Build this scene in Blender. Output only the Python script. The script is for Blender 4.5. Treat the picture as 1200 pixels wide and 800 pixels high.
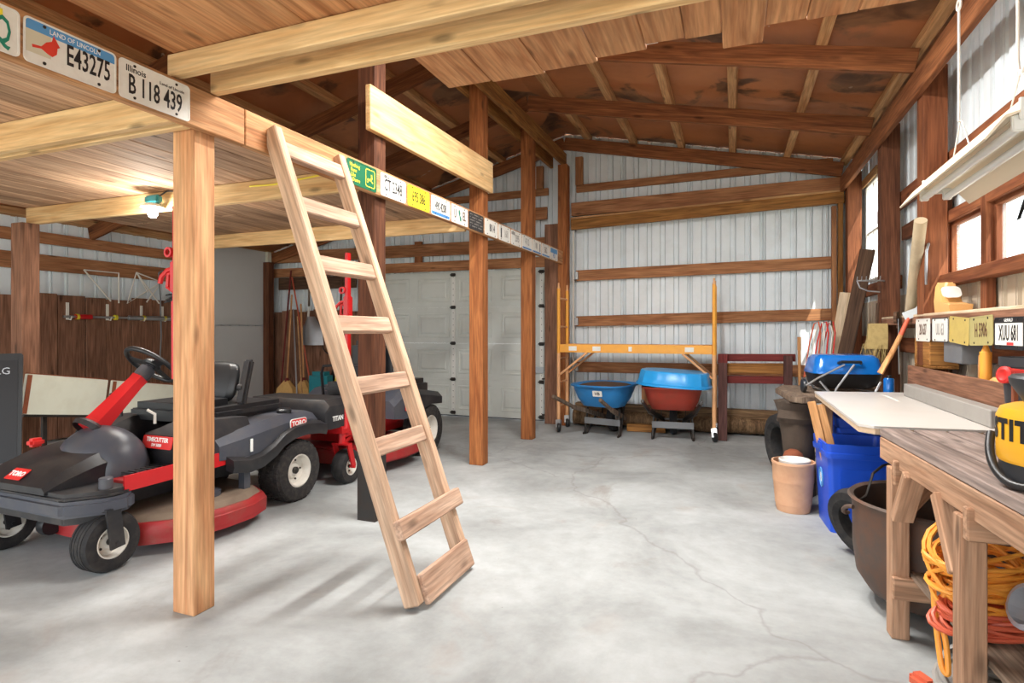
import bpy, bmesh, math, random
from mathutils import Vector, Matrix
random.seed(7)
for o in list(bpy.data.objects): bpy.data.objects.remove(o)
S = bpy.context.scene
COL = S.collection
R = math.radians
# ------------------------------------------------------------------ camera
CAM_H = 1.27
cam = bpy.data.cameras.new('camera'); camo = bpy.data.objects.new('camera', cam); COL.objects.link(camo)
cam.sensor_width = 36; cam.lens = 674 / 1200 * 36; cam.shift_y = -12.6 / 1200; cam.clip_start = 0.02
camo.location = (0, 0, CAM_H); camo.rotation_euler = (R(90), 0, R(21.0)); S.camera = camo
# ------------------------------------------------------------------ world, sun, exposure
W = bpy.data.worlds.new('sky'); S.world = W; W.use_nodes = True
bg = W.node_tree.nodes['Background']; bg.inputs[0].default_value = (0.90, 0.95, 1.0, 1); bg.inputs[1].default_value = 2.7
ADDED_STRIP = (50, 26, 20, 52)      # watts of the added strip lights
sl = bpy.data.lights.new('sun', 'SUN'); sl.energy = 8.0; sl.angle = R(0.6); sl.color = (1.0, .93, .82)
so = bpy.data.objects.new('sun', sl); COL.objects.link(so)
so.rotation_euler = Vector((-.42, .62, -1.0)).to_track_quat('-Z', 'Y').to_euler(); so.location = (6, -6, 9)
S.view_settings.view_transform = 'Standard'; S.view_settings.look = 'None'
S.view_settings.exposure = 0.68; S.view_settings.gamma = 1; S.view_settings.use_curve_mapping = False

# ------------------------------------------------------------------ materials
MATS = {}
def _nt(name):
    m = bpy.data.materials.new(name); m.use_nodes = True; nt = m.node_tree
    return m, nt, nt.nodes, nt.links, nt.nodes['Principled BSDF']
def rgb(h): # srgb 0-255 -> linear
    return tuple(((c/255)/12.92 if c/255 <= .04045 else ((c/255+.055)/1.055)**2.4) for c in h) + (1,)
def wood(name, c1, c2, rough=.75, grain=1.0, knots=True, streak=.35, var=.18):
    m, nt, N, L, b = _nt(name)
    tc = N.new('ShaderNodeTexCoord'); oi = N.new('ShaderNodeObjectInfo')
    mul = N.new('ShaderNodeMath'); mul.operation = 'MULTIPLY'; mul.inputs[1].default_value = 61.7
    L.new(oi.outputs['Random'], mul.inputs[0])
    add = N.new('ShaderNodeVectorMath'); add.operation = 'ADD'
    L.new(tc.outputs['Object'], add.inputs[0]); L.new(mul.outputs[0], add.inputs[1])
    mp = N.new('ShaderNodeMapping'); mp.inputs['Scale'].default_value = (14*grain, 14*grain, 1.5*grain); L.new(add.outputs[0], mp.inputs[0])
    n1 = N.new('ShaderNodeTexNoise'); n1.inputs['Scale'].default_value = 1; n1.inputs['Detail'].default_value = 5; n1.inputs['Distortion'].default_value = 1.3
    L.new(mp.outputs[0], n1.inputs['Vector'])
    cr = N.new('ShaderNodeValToRGB'); cr.color_ramp.elements[0].position = .32; cr.color_ramp.elements[1].position = .68
    cr.color_ramp.elements[0].color = rgb(c2); cr.color_ramp.elements[1].color = rgb(c1); L.new(n1.outputs[0], cr.inputs[0])
    mp2 = N.new('ShaderNodeMapping'); mp2.inputs['Scale'].default_value = (80*grain, 80*grain, 4.0); L.new(add.outputs[0], mp2.inputs[0])
    n2 = N.new('ShaderNodeTexNoise'); n2.inputs['Scale'].default_value = 1; n2.inputs['Detail'].default_value = 3; L.new(mp2.outputs[0], n2.inputs['Vector'])
    mr = N.new('ShaderNodeMapRange'); mr.inputs[1].default_value = .35; mr.inputs[2].default_value = .65; mr.inputs[3].default_value = 1 - streak; mr.inputs[4].default_value = 1.05
    L.new(n2.outputs[0], mr.inputs[0])
    mx = N.new('ShaderNodeMix'); mx.data_type = 'RGBA'; mx.blend_type = 'MULTIPLY'; mx.inputs[0].default_value = 1
    L.new(cr.outputs[0], mx.inputs[6]); L.new(mr.outputs[0], mx.inputs[7])
    last = mx.outputs[2]
    if knots:
        mp3 = N.new('ShaderNodeMapping'); mp3.inputs['Scale'].default_value = (7, 7, 2.3); L.new(add.outputs[0], mp3.inputs[0])
        vo = N.new('ShaderNodeTexVoronoi'); vo.inputs['Scale'].default_value = 1; L.new(mp3.outputs[0], vo.inputs['Vector'])
        k = N.new('ShaderNodeMapRange'); k.inputs[1].default_value = .06; k.inputs[2].default_value = .15; k.inputs[3].default_value = .35; k.inputs[4].default_value = 1
        L.new(vo.outputs['Distance'], k.inputs[0])
        m2 = N.new('ShaderNodeMix'); m2.data_type = 'RGBA'; m2.blend_type = 'MULTIPLY'; m2.inputs[0].default_value = .8
        L.new(last, m2.inputs[6]); L.new(k.outputs[0], m2.inputs[7]); last = m2.outputs[2]
    hv = N.new('ShaderNodeHueSaturation'); L.new(last, hv.inputs['Color'])
    v = N.new('ShaderNodeMapRange'); v.inputs[3].default_value = 1 - var; v.inputs[4].default_value = 1 + var; L.new(oi.outputs['Random'], v.inputs[0])
    L.new(v.outputs[0], hv.inputs['Value']); L.new(hv.outputs[0], b.inputs['Base Color'])
    b.inputs['Roughness'].default_value = rough; b.inputs['Specular IOR Level'].default_value = .25
    bp = N.new('ShaderNodeBump'); bp.inputs['Strength'].default_value = .35; bp.inputs['Distance'].default_value = .004
    L.new(n2.outputs[0], bp.inputs['Height']); L.new(bp.outputs[0], b.inputs['Normal'])
    MATS[name] = m; return m
def paint(name, c, rough=.5, metal=0.0, dirt=0.0, dirtc=(70, 60, 50), dscale=6, spec=.5, bump=0, coat=0):
    m, nt, N, L, b = _nt(name)
    b.inputs['Base Color'].default_value = rgb(c); b.inputs['Roughness'].default_value = rough; b.inputs['Metallic'].default_value = metal
    b.inputs['Specular IOR Level'].default_value = spec
    if coat: b.inputs['Coat Weight'].default_value = coat
    if dirt or bump:
        tc = N.new('ShaderNodeTexCoord'); n = N.new('ShaderNodeTexNoise'); n.inputs['Scale'].default_value = dscale; n.inputs['Detail'].default_value = 6
        n.inputs['Roughness'].default_value = .65; L.new(tc.outputs['Object'], n.inputs['Vector'])
        if dirt:
            mr = N.new('ShaderNodeMapRange'); mr.inputs[1].default_value = .45; mr.inputs[2].default_value = .72; mr.inputs[4].default_value = dirt; L.new(n.outputs[0], mr.inputs[0])
            mx = N.new('ShaderNodeMix'); mx.data_type = 'RGBA'; mx.inputs[6].default_value = rgb(c); mx.inputs[7].default_value = rgb(dirtc)
            L.new(mr.outputs[0], mx.inputs[0]); L.new(mx.outputs[2], b.inputs['Base Color'])
        if bump:
            bp = N.new('ShaderNodeBump'); bp.inputs['Strength'].default_value = bump; bp.inputs['Distance'].default_value = .006
            L.new(n.outputs[0], bp.inputs['Height']); L.new(bp.outputs[0], b.inputs['Normal'])
    MATS[name] = m; return m
def emit(name, c, s):
    m, nt, N, L, b = _nt(name); b.inputs['Base Color'].default_value = rgb(c); b.inputs['Emission Color'].default_value = rgb(c); b.inputs['Emission Strength'].default_value = s
    MATS[name] = m; return m
wood('joist_pine', (230, 198, 148), (206, 164, 112), streak=.2, var=.06)
wood('deck_pine', (214, 160, 112), (176, 118, 76), streak=.28, var=.14)
wood('loft_board', (206, 170, 138), (164, 126, 98), streak=.32, var=.26)
wood('post_fir', (218, 170, 124), (190, 132, 90), streak=.28, var=.05, grain=.8)
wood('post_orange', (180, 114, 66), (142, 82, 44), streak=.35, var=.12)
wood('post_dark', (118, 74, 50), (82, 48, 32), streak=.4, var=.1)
wood('beam_fir', (212, 162, 114), (172, 116, 74), streak=.4, var=.06)
wood('girt_brown', (188, 134, 92), (150, 98, 64), streak=.35, var=.12)
wood('rafter_brown', (156, 100, 62), (118, 70, 42), streak=.35, var=.12)
wood('purlin_tan', (214, 170, 120), (182, 132, 86), streak=.3, var=.12)
wood('girder_tan', (176, 124, 66), (138, 90, 44), streak=.4, var=.1)
wood('plank_light', (230, 196, 144), (206, 160, 106), streak=.2, var=.03)
wood('ladder_wood', (216, 186, 158), (186, 150, 122), streak=.3, var=.08)
wood('tread_wood', (206, 174, 150), (176, 140, 116), streak=.35, var=.08)
wood('red_post', (142, 86, 54), (106, 60, 36), streak=.3, var=.1)
wood('window_wood', (152, 94, 60), (118, 66, 42), streak=.3, var=.08)
wood('wainscot', (156, 112, 88), (118, 82, 62), streak=.4, var=.16)
wood('bench_grey', (160, 144, 136), (122, 106, 98), streak=.4, var=.1)
wood('bench_leg', (196, 158, 128), (160, 120, 92), streak=.35, var=.1)
wood('weathered', (150, 130, 112), (102, 86, 72), streak=.45, var=.12)
wood('log_wood', (156, 124, 90), (104, 78, 54), streak=.5, var=.1)
wood('maroon_wood', (104, 72, 66), (78, 50, 46), streak=.35, var=.1)
wood('maroon_paint', (138, 58, 54), (108, 44, 40), streak=.35, var=.1)
wood('dark_board', (112, 84, 64), (76, 54, 40), streak=.45, var=.1)
wood('pale_board', (226, 206, 178), (196, 170, 138), streak=.25, var=.04)
wood('handle_wood', (222, 168, 116), (192, 136, 84), streak=.2, var=.06, knots=False)
paint('siding_white', (228, 236, 240), .55, .0, .22, (150, 150, 140), 2.2)
paint('siding_sun_warmed', (206, 193, 172), .55, .0, .2, (176, 146, 112), 2.2)  # warm sunlight on the lower right siding, painted into its colour
paint('door_white', (206, 210, 204), .5, 0, .18, (150, 148, 138), 3)
paint('sheet_white', (206, 208, 206), .6, 0, .15, (170, 170, 168), 1.5)
paint('trim_white', (225, 225, 220), .5)
paint('galvanised', (176, 180, 182), .35, .8)
paint('steel', (150, 152, 154), .3, .9)
paint('dark_steel', (62, 60, 58), .45, .7, .3, (90, 60, 40))
paint('aluminium', (190, 194, 198), .38, .85, .2, (120, 120, 120), 8)
paint('black_plastic', (34, 34, 37), .42, 0, .35, (92, 84, 76), 5)
paint('charcoal', (66, 69, 78), .38, 0, .3, (110, 102, 92), 5)
paint('black_vinyl', (30, 31, 33), .4)
paint('rubber', (30, 29, 30), .8, 0, .4, (80, 74, 68), 14, bump=.4)
paint('tread_rubber', (42, 40, 40), .9, 0, .45, (92, 84, 76), 30, bump=1.0)
paint('rim_white', (226, 222, 212), .45, 0, .25, (150, 120, 90), 9)
paint('red_paint', (188, 26, 30), .4, 0, .12, (120, 40, 30), 6)
paint('dusty_red', (158, 34, 36), .5, 0, .45, (120, 96, 78), 7)
paint('dust', (120, 104, 88), .9, 0, .5, (80, 66, 56), 8)
paint('red_decal', (212, 48, 44), .4)
paint('white_print', (240, 240, 236), .5)
paint('black_print', (24, 24, 28), .5)
paint('green_print', (30, 128, 104), .5)
paint('blue_print', (70, 130, 190), .5)
paint('brown_print', (90, 60, 40), .5)
paint('yellow_print', (240, 222, 60), .5)
paint('plate_white', (228, 226, 218), .45, 0, .18, (170, 160, 146), 20)
paint('plate_yellow', (234, 214, 52), .45, 0, .12, (170, 150, 40), 20)
paint('plate_green', (18, 100, 66), .45)
paint('plate_black', (34, 34, 36), .5, 0, .3, (120, 120, 120), 30)
paint('plate_olive', (168, 158, 104), .5, 0, .3, (120, 104, 66), 16)
paint('plate_gold', (188, 166, 92), .5, 0, .3, (140, 110, 60), 16)
paint('sky_blue', (86, 150, 204), .5)
paint('cardinal_red', (214, 60, 44), .5)
paint('straw_print', (206, 200, 176), .5)
paint('scaffold_yellow', (240, 168, 58), .45, 0, .25, (190, 130, 80), 7)
paint('scaffold_tan', (228, 170, 118), .5, 0, .3, (190, 140, 110), 7)
paint('barrow_blue', (42, 130, 196), .4, 0, .3, (90, 100, 110), 7)
paint('pool_blue', (40, 156, 226), .3, 0, .1, (120, 180, 220), 5)
paint('barrow_red', (168, 60, 44), .5, 0, .4, (120, 70, 50), 8)
paint('soil', (84, 62, 46), .95, 0, .5, (50, 36, 26), 20, bump=1)
paint('bin_blue', (24, 78, 200), .42, 0, .08, (60, 90, 180), 4)
paint('grill_blue', (20, 110, 196), .22, .1, coat=.5)
paint('grill_black', (34, 34, 36), .4, .3)
paint('terracotta', (214, 166, 130), .85, 0, .35, (180, 120, 84), 8)
paint('cast_iron', (88, 74, 66), .7, .3, .6, (120, 78, 54), 6, bump=.4)
paint('rust', (136, 74, 46), .85, .1, .5, (80, 50, 38), 8, bump=.5)
paint('bark', (74, 62, 52), .95, 0, .5, (54, 44, 38), 12, bump=1)
paint('cord_orange', (244, 164, 62), .5, 0, .15, (230, 130, 60), 10)
paint('cord_red', (206, 96, 66), .5, 0, .15, (180, 70, 50), 10)
paint('cord_grey', (150, 146, 140), .6, 0, .2, (110, 104, 100), 10)
paint('tape_grey', (176, 178, 184), .4, .3)
paint('vac_yellow', (240, 176, 40), .4, 0, .08, (200, 140, 40), 5)
paint('vac_black', (44, 46, 50), .5)
paint('light_cream', (226, 212, 188), .5)
paint('tube_glass', (226, 230, 230), .25)
paint('wire_white', (226, 222, 212), .5)
paint('cardboard', (190, 172, 142), .8, 0, .4, (120, 112, 96), 4)
paint('straw', (214, 170, 104), .9, 0, .3, (170, 124, 66), 18)
paint('teal', (40, 130, 140), .4)
paint('amber_plastic', (226, 172, 106), .5, 0, .2, (200, 140, 80), 5)
paint('tape_yellow', (232, 214, 60), .5)
paint('tabletop_white', (202, 198, 192), .35, 0, .15, (180, 160, 140), 4)
paint('particle_edge', (196, 172, 144), .9, 0, .3, (150, 120, 90), 30)
paint('brush_tan', (176, 152, 98), .9, 0, .4, (120, 100, 60), 30)
paint('grey_metal', (120, 122, 124), .5, .3, .2, (90, 84, 80), 6)
paint('jean', (120, 150, 190), .8)
paint('enamel_white', (214, 216, 200), .4, 0, .2, (160, 150, 120), 5)
paint('gravel', (170, 165, 150), .95)
emit('bulb', (255, 250, 235), 40); emit('added_tube_lit', (255, 248, 236), 6)  # lit tubes belong only to the added strip lights
# glass pane: clear, a little dusty
m, nt, N, L, b = _nt('glass')
tr = N.new('ShaderNodeBsdfTransparent'); tr.inputs[0].default_value = (.95, .97, .97, 1); gl = N.new('ShaderNodeBsdfGlossy'); gl.inputs['Roughness'].default_value = .05
tl = N.new('ShaderNodeBsdfTranslucent'); tl.inputs[0].default_value = (.9, .92, .92, 1)
ms = N.new('ShaderNodeMixShader'); ms.inputs[0].default_value = .05; ms2 = N.new('ShaderNodeMixShader'); ms2.inputs[0].default_value = .12
L.new(tr.outputs[0], ms.inputs[1]); L.new(gl.outputs[0], ms.inputs[2]); L.new(ms.outputs[0], ms2.inputs[1]); L.new(tl.outputs[0], ms2.inputs[2])
L.new(ms2.outputs[0], N['Material Output'].inputs[0]); MATS['glass'] = m
# concrete
m, nt, N, L, b = _nt('concrete')
tc = N.new('ShaderNodeTexCoord')
def noise(scale, detail=6, rough=.6, dist=0, vec=None):
    n = N.new('ShaderNodeTexNoise'); n.inputs['Scale'].default_value = scale; n.inputs['Detail'].default_value = detail; n.inputs['Roughness'].default_value = rough; n.inputs['Distortion'].default_value = dist
    L.new(vec or tc.outputs['Object'], n.inputs['Vector']); return n.outputs[0]
def ramp(src, p0, p1, c0, c1):
    r = N.new('ShaderNodeValToRGB'); r.color_ramp.elements[0].position = p0; r.color_ramp.elements[1].position = p1
    r.color_ramp.elements[0].color = c0; r.color_ramp.elements[1].color = c1; L.new(src, r.inputs[0]); return r.outputs[0]
def mixc(f, a, bb, bt='MIX'):
    x = N.new('ShaderNodeMix'); x.data_type = 'RGBA'; x.blend_type = bt
    if isinstance(f, float): x.inputs[0].default_value = f
    else: L.new(f, x.inputs[0])
    for i, s in ((6, a), (7, bb)):
        if isinstance(s, tuple): x.inputs[i].default_value = s
        else: L.new(s, x.inputs[i])
    return x.outputs[2]
base = ramp(noise(.9, 8, .62, .4), .36, .64, rgb((142, 145, 144)), rgb((180, 184, 184)))
fine = ramp(noise(9, 6, .7), .35, .6, (.86, .85, .84, 1), (1, 1, 1, 1))
base = mixc(.7, base, fine, 'MULTIPLY')
warm = ramp(noise(1.6, 5, .6, .8), .60, .74, (0, 0, 0, 1), (1, 1, 1, 1))
base = mixc(warm, base, mixc(.3, base, rgb((150, 124, 102))))
stn = ramp(noise(.7, 6, .7, 1.2), .60, .72, (0, 0, 0, 1), (.5, .5, .5, 1))
base = mixc(stn, base, rgb((128, 118, 108)))
spk = ramp(noise(34, 2, .5), .74, .78, (0, 0, 0, 1), (.7, .7, .7, 1))
spk2 = ramp(noise(1.3, 3, .5), .5, .62, (0, 0, 0, 1), (1, 1, 1, 1))
base = mixc(mixc(1.0, spk, spk2, 'MULTIPLY'), base, rgb((96, 84, 74)))
wv = N.new('ShaderNodeVectorMath'); wv.operation = 'ADD'; nz = N.new('ShaderNodeTexNoise'); nz.inputs['Scale'].default_value = 3; nz.inputs['Detail'].default_value = 4
L.new(tc.outputs['Object'], nz.inputs['Vector']); sc_ = N.new('ShaderNodeVectorMath'); sc_.operation = 'SCALE'; sc_.inputs['Scale'].default_value = .35
L.new(nz.outputs['Color'], sc_.inputs[0]); L.new(tc.outputs['Object'], wv.inputs[0]); L.new(sc_.outputs[0], wv.inputs[1])
vc_ = N.new('ShaderNodeTexVoronoi'); vc_.feature = 'DISTANCE_TO_EDGE'; vc_.inputs['Scale'].default_value = .27; L.new(wv.outputs[0], vc_.inputs['Vector'])
crk = ramp(vc_.outputs['Distance'], .0, .004, (.3, .3, .3, 1), (0, 0, 0, 1)); base = mixc(crk, base, rgb((110, 102, 96)))
L.new(base, b.inputs['Base Color']); b.inputs['Roughness'].default_value = .7; b.inputs['Specular IOR Level'].default_value = .3
bp = N.new('ShaderNodeBump'); bp.inputs['Strength'].default_value = .25; bp.inputs['Distance'].default_value = .004; L.new(noise(22, 6, .7), bp.inputs['Height']); L.new(bp.outputs[0], b.inputs['Normal'])
MATS['concrete'] = m
# roof underlay: rust brown sheet with torn, stained patches
m, nt, N, L, b = _nt('roof_sheet'); tc = N.new('ShaderNodeTexCoord')
base = ramp(noise(1.1, 5, .6, .5), .35, .65, rgb((156, 98, 58)), rgb((188, 122, 76)))
st = ramp(noise(1.05, 5, .55, 1.6), .54, .60, (0, 0, 0, 1), (.85, .85, .85, 1))
base = mixc(st, base, ramp(noise(2.6, 4, .6, 1), .4, .6, rgb((64, 44, 30)), rgb((134, 98, 66))))
wh = ramp(noise(1.9, 3, .5, 2.2), .71, .735, (0, 0, 0, 1), (1, 1, 1, 1))
base = mixc(wh, base, rgb((196, 178, 156)))
L.new(base, b.inputs['Base Color']); b.inputs['Roughness'].default_value = .62
bp = N.new('ShaderNodeBump'); bp.inputs['Strength'].default_value = .6; bp.inputs['Distance'].default_value = .05; L.new(noise(1.3, 3, .5, 1), bp.inputs['Height']); L.new(bp.outputs[0], b.inputs['Normal'])
MATS['roof_sheet'] = m

# ------------------------------------------------------------------ helpers
MW = {}
ID = Matrix.Identity(4)
def link(o, parent=None, mw=ID):
    COL.objects.link(o); o.matrix_basis = mw; MW[o.name] = mw.copy()
    if parent:
        o.parent = parent; o.matrix_parent_inverse = MW[parent.name].inverted()
    return o
def tag(o, label=None, cat=None, group=None, kind=None):
    for k, v in (('label', label), ('category', cat), ('group', group), ('kind', kind)):
        if v: o[k] = v
    return o
def thing(name, label=None, cat=None, loc=(0, 0, 0), rz=0, group=None, kind=None):
    o = bpy.data.objects.new(name, None); o.empty_display_size = .05
    link(o, None, Matrix.Translation(loc) @ Matrix.Rotation(rz, 4, 'Z'))
    return tag(o, label, cat, group, kind)
def frame(p, zdir, ydir=(0, 0, 1)):
    z = Vector(zdir).normalized(); y = Vector(ydir); y = y - z * y.dot(z)
    if y.length < 1e-5:
        y = Vector((1, 0, 0)) - z * z.x
    y.normalize(); x = y.cross(z)
    return Matrix(((x.x, y.x, z.x, p[0]), (x.y, y.y, z.y, p[1]), (x.z, y.z, z.z, p[2]), (0, 0, 0, 1)))
BOXC = {}
def box_mesh(w, t, l, bev, mat):
    key = (round(w, 4), round(t, 4), round(l, 4), bev, mat)
    if key in BOXC: return BOXC[key]
    bm = bmesh.new(); bmesh.ops.create_cube(bm, size=1)
    bmesh.ops.scale(bm, vec=(w, t, l), verts=bm.verts); bmesh.ops.translate(bm, vec=(0, 0, l/2), verts=bm.verts)
    if bev: bmesh.ops.bevel(bm, geom=bm.edges[:], offset=bev, segments=1, affect='EDGES')
    me = bpy.data.meshes.new(mat); bm.to_mesh(me); bm.free(); me.materials.append(MATS[mat]); BOXC[key] = me
    return me
def timber(name, p, q, w, t, mat, parent=None, n=(0, 0, 1), bev=.004):
    """sawn piece from p to q; t is its thickness along n, w its width across"""
    p, q = Vector(p), Vector(q)
    o = bpy.data.objects.new(name, box_mesh(w, t, (q - p).length, bev, mat))
    return link(o, parent, frame(p, q - p, n))
class MB:
    def __init__(s): s.bm = bmesh.new()
    def _x(s, vs, M):
        if M is not None: bmesh.ops.transform(s.bm, matrix=M, verts=vs)
    def box(s, c, size, M=None, bev=0, rot=None, taper=None):
        r = bmesh.ops.create_cube(s.bm, size=1); vs = r['verts']
        bmesh.ops.scale(s.bm, vec=size, verts=vs)
        if taper:
            for v in vs:
                if v.co.z > 0: v.co.x *= taper[0]; v.co.y *= taper[1]
        if rot is not None: bmesh.ops.rotate(s.bm, matrix=rot, verts=vs, cent=(0, 0, 0))
        bmesh.ops.translate(s.bm, vec=c, verts=vs); s._x(vs, M)
        if bev:
            es = list({e for v in vs for e in v.link_edges}); bmesh.ops.bevel(s.bm, geom=es, offset=bev, segments=2, affect='EDGES')
        return s
    def bar(s, p, q, w, t, n=(0, 0, 1), bev=0):
        p, q = Vector(p), Vector(q); l = (q-p).length
        return s.box((0, 0, l/2), (w, t, l), frame(p, q-p, n), bev)
    def lathe(s, prof, M=None, seg=24, closed=False):
        rings = []
        for r, z in prof:
            if r < 1e-6: rings.append([s.bm.verts.new((0, 0, z))])
            else: rings.append([s.bm.verts.new((r*math.cos(2*math.pi*i/seg), r*math.sin(2*math.pi*i/seg), z)) for i in range(seg)])
        if closed: rings.append(rings[0])
        for a, b in zip(rings, rings[1:]):
            if len(a) == 1 and len(b) == 1: continue
            for i in range(seg):
                j = (i+1) % seg
                if len(a) == 1: s.bm.faces.new((a[0], b[j], b[i]))
                elif len(b) == 1: s.bm.faces.new((a[i], a[j], b[0]))
                else: s.bm.faces.new((a[i], a[j], b[j], b[i]))
        vs = list({v for r in rings for v in r}); s._x(vs, M); return s
    def tube(s, pts, r, seg=8, closed=False, cap=True):
        pts = [Vector(p) for p in pts]; n = len(pts); rings = []; ref = None
        rr = r if isinstance(r, (list, tuple)) else [r]*n
        for i, p in enumerate(pts):
            if closed: d = pts[(i+1) % n] - pts[i-1]
            else: d = pts[min(i+1, n-1)] - pts[max(i-1, 0)]
            d.normalize()
            if ref is None:
                ref = d.cross(Vector((0, 0, 1))); 
                if ref.length < .1: ref = d.cross(Vector((1, 0, 0)))
            ref = ref - d*ref.dot(d); ref.normalize(); up = d.cross(ref)
            rings.append([s.bm.verts.new(p + (ref*math.cos(2*math.pi*k/seg) + up*math.sin(2*math.pi*k/seg))*rr[i]) for k in range(seg)])
        prs = list(zip(rings, rings[1:])) + ([(rings[-1], rings[0])] if closed else [])
        for a, b in prs:
            for k in range(seg):
                j = (k+1) % seg; s.bm.faces.new((a[k], a[j], b[j], b[k]))
        if cap and not closed:
            s.bm.faces.new(rings[0][::-1]); s.bm.faces.new(rings[-1])
        return s
    def prism(s, poly, h, M=None, z0=0, bev=0):
        a = [s.bm.verts.new((x, y, z0)) for x, y in poly]; b = [s.bm.verts.new((x, y, z0+h)) for x, y in poly]
        fs = [s.bm.faces.new(a[::-1]), s.bm.faces.new(b)]
        for i in range(len(poly)):
            j = (i+1) % len(poly); fs.append(s.bm.faces.new((a[i], a[j], b[j], b[i])))
        if bev:
            es = list({e for f in fs for e in f.edges}); r = bmesh.ops.bevel(s.bm, geom=es, offset=bev, segments=2, affect='EDGES')
            if M is not None: s._x(list({v for f in r['faces'] for v in f.verts} | {v for v in a+b if v.is_valid}), M)
        else: s._x(a+b, M)
        return s
    def loft(s, secs, cap=True):
        rings = [[s.bm.verts.new(p) for p in sec] for sec in secs]; n = len(rings[0])
        for a, b in zip(rings, rings[1:]):
            for k in range(n):
                j = (k+1) % n; s.bm.faces.new((a[k], a[j], b[j], b[k]))
        if cap: s.bm.faces.new(rings[0][::-1]); s.bm.faces.new(rings[-1])
        return s
    def build(s, name, mat, parent=None, local=False, M=None, smooth=False, sub=0):
        bmesh.ops.recalc_face_normals(s.bm, faces=s.bm.faces)
        me = bpy.data.meshes.new(name); s.bm.to_mesh(me); s.bm.free(); me.materials.append(MATS[mat])
        if smooth:
            for p in me.polygons: p.use_smooth = True
            me.set_sharp_from_angle(angle=R(38))
        o = bpy.data.objects.new(name, me)
        mw = M if M is not None else ID
        if local and parent: mw = MW[parent.name] @ mw
        link(o, parent, mw)
        if sub:
            md = o.modifiers.new('sub', 'SUBSURF'); md.levels = sub; md.render_levels = sub
        return o
def ring(r, n=24, z=0): return [(r*math.cos(2*math.pi*i/n), r*math.sin(2*math.pi*i/n), z) for i in range(n)]
def rrect(w, h, r, n=4):
    pts = []
    for cx, cy, a0 in ((w/2-r, h/2-r, 0), (-w/2+r, h/2-r, 90), (-w/2+r, -h/2+r, 180), (w/2-r, -h/2+r, 270)):
        for i in range(n+1):
            a = R(a0 + 90*i/n); pts.append((cx + r*math.cos(a), cy + r*math.sin(a)))
    return pts
def copy_tree(o, M, parent=None):
    """copy of a thing with its parts; M moves it in the world"""
    c = o.copy(); COL.objects.link(c); mw = M @ MW[o.name]; MW[c.name] = mw; c.matrix_basis = mw
    if parent: c.parent = parent; c.matrix_parent_inverse = MW[parent.name].inverted()
    else: c.parent = None
    for ch in list(o.children): copy_tree(ch, M, c)
    return c
_tcache = {}
def text(name, s, mat, parent, M, size, sx=1.0, depth=.0006, bold=0, align='CENTER'):
    cu = bpy.data.curves.new('lettering', 'FONT'); cu.body = s; cu.size = size; cu.align_x = align; cu.align_y = 'CENTER'
    cu.extrude = depth; cu.offset = bold; cu.resolution_u = 2
    o = bpy.data.objects.new('tmp', cu); COL.objects.link(o)
    dg = bpy.context.evaluated_depsgraph_get(); me = bpy.data.meshes.new_from_object(o.evaluated_get(dg))
    bpy.data.objects.remove(o); bpy.data.curves.remove(cu)
    for v in me.vertices: v.co.x *= sx
    me.materials.clear(); me.materials.append(MATS[mat])
    t = bpy.data.objects.new(name, me); return link(t, parent, M)
def basis(p, x, y):
    x = Vector(x).normalized(); y = Vector(y); y = (y - x*y.dot(x)).normalized(); z = x.cross(y)
    return Matrix(((x.x, y.x, z.x, p[0]), (x.y, y.y, z.y, p[1]), (x.z, y.z, z.z, p[2]), (0, 0, 0, 1)))
# ------------------------------------------------------------------ structure
RX, LX, BY, FY = 1.40, -7.36, 7.72, -1.6       # right, left, back siding planes, open front
RIDGE = -2.15
def zraf(x):                                    # underside of the rafters
    return 3.72 - .206*(x + 2.04) if x > RIDGE else 3.743 - .265*(RIDGE - x)
def xbeam(y): return -2.232 + .012*(y - 2)      # outer face of the post row
fl = MB().box((-2.98, 3.05, -.05), (9.0, 9.5, .1)).build('floor', 'concrete'); tag(fl, 'grey stained concrete slab floor', None, None, 'structure')
gr = MB().box((0, 0, -.16), (80, 80, .08)).build('ground', 'gravel'); tag(gr, 'pale gravel yard around the barn', None, None, 'structure')

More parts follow.
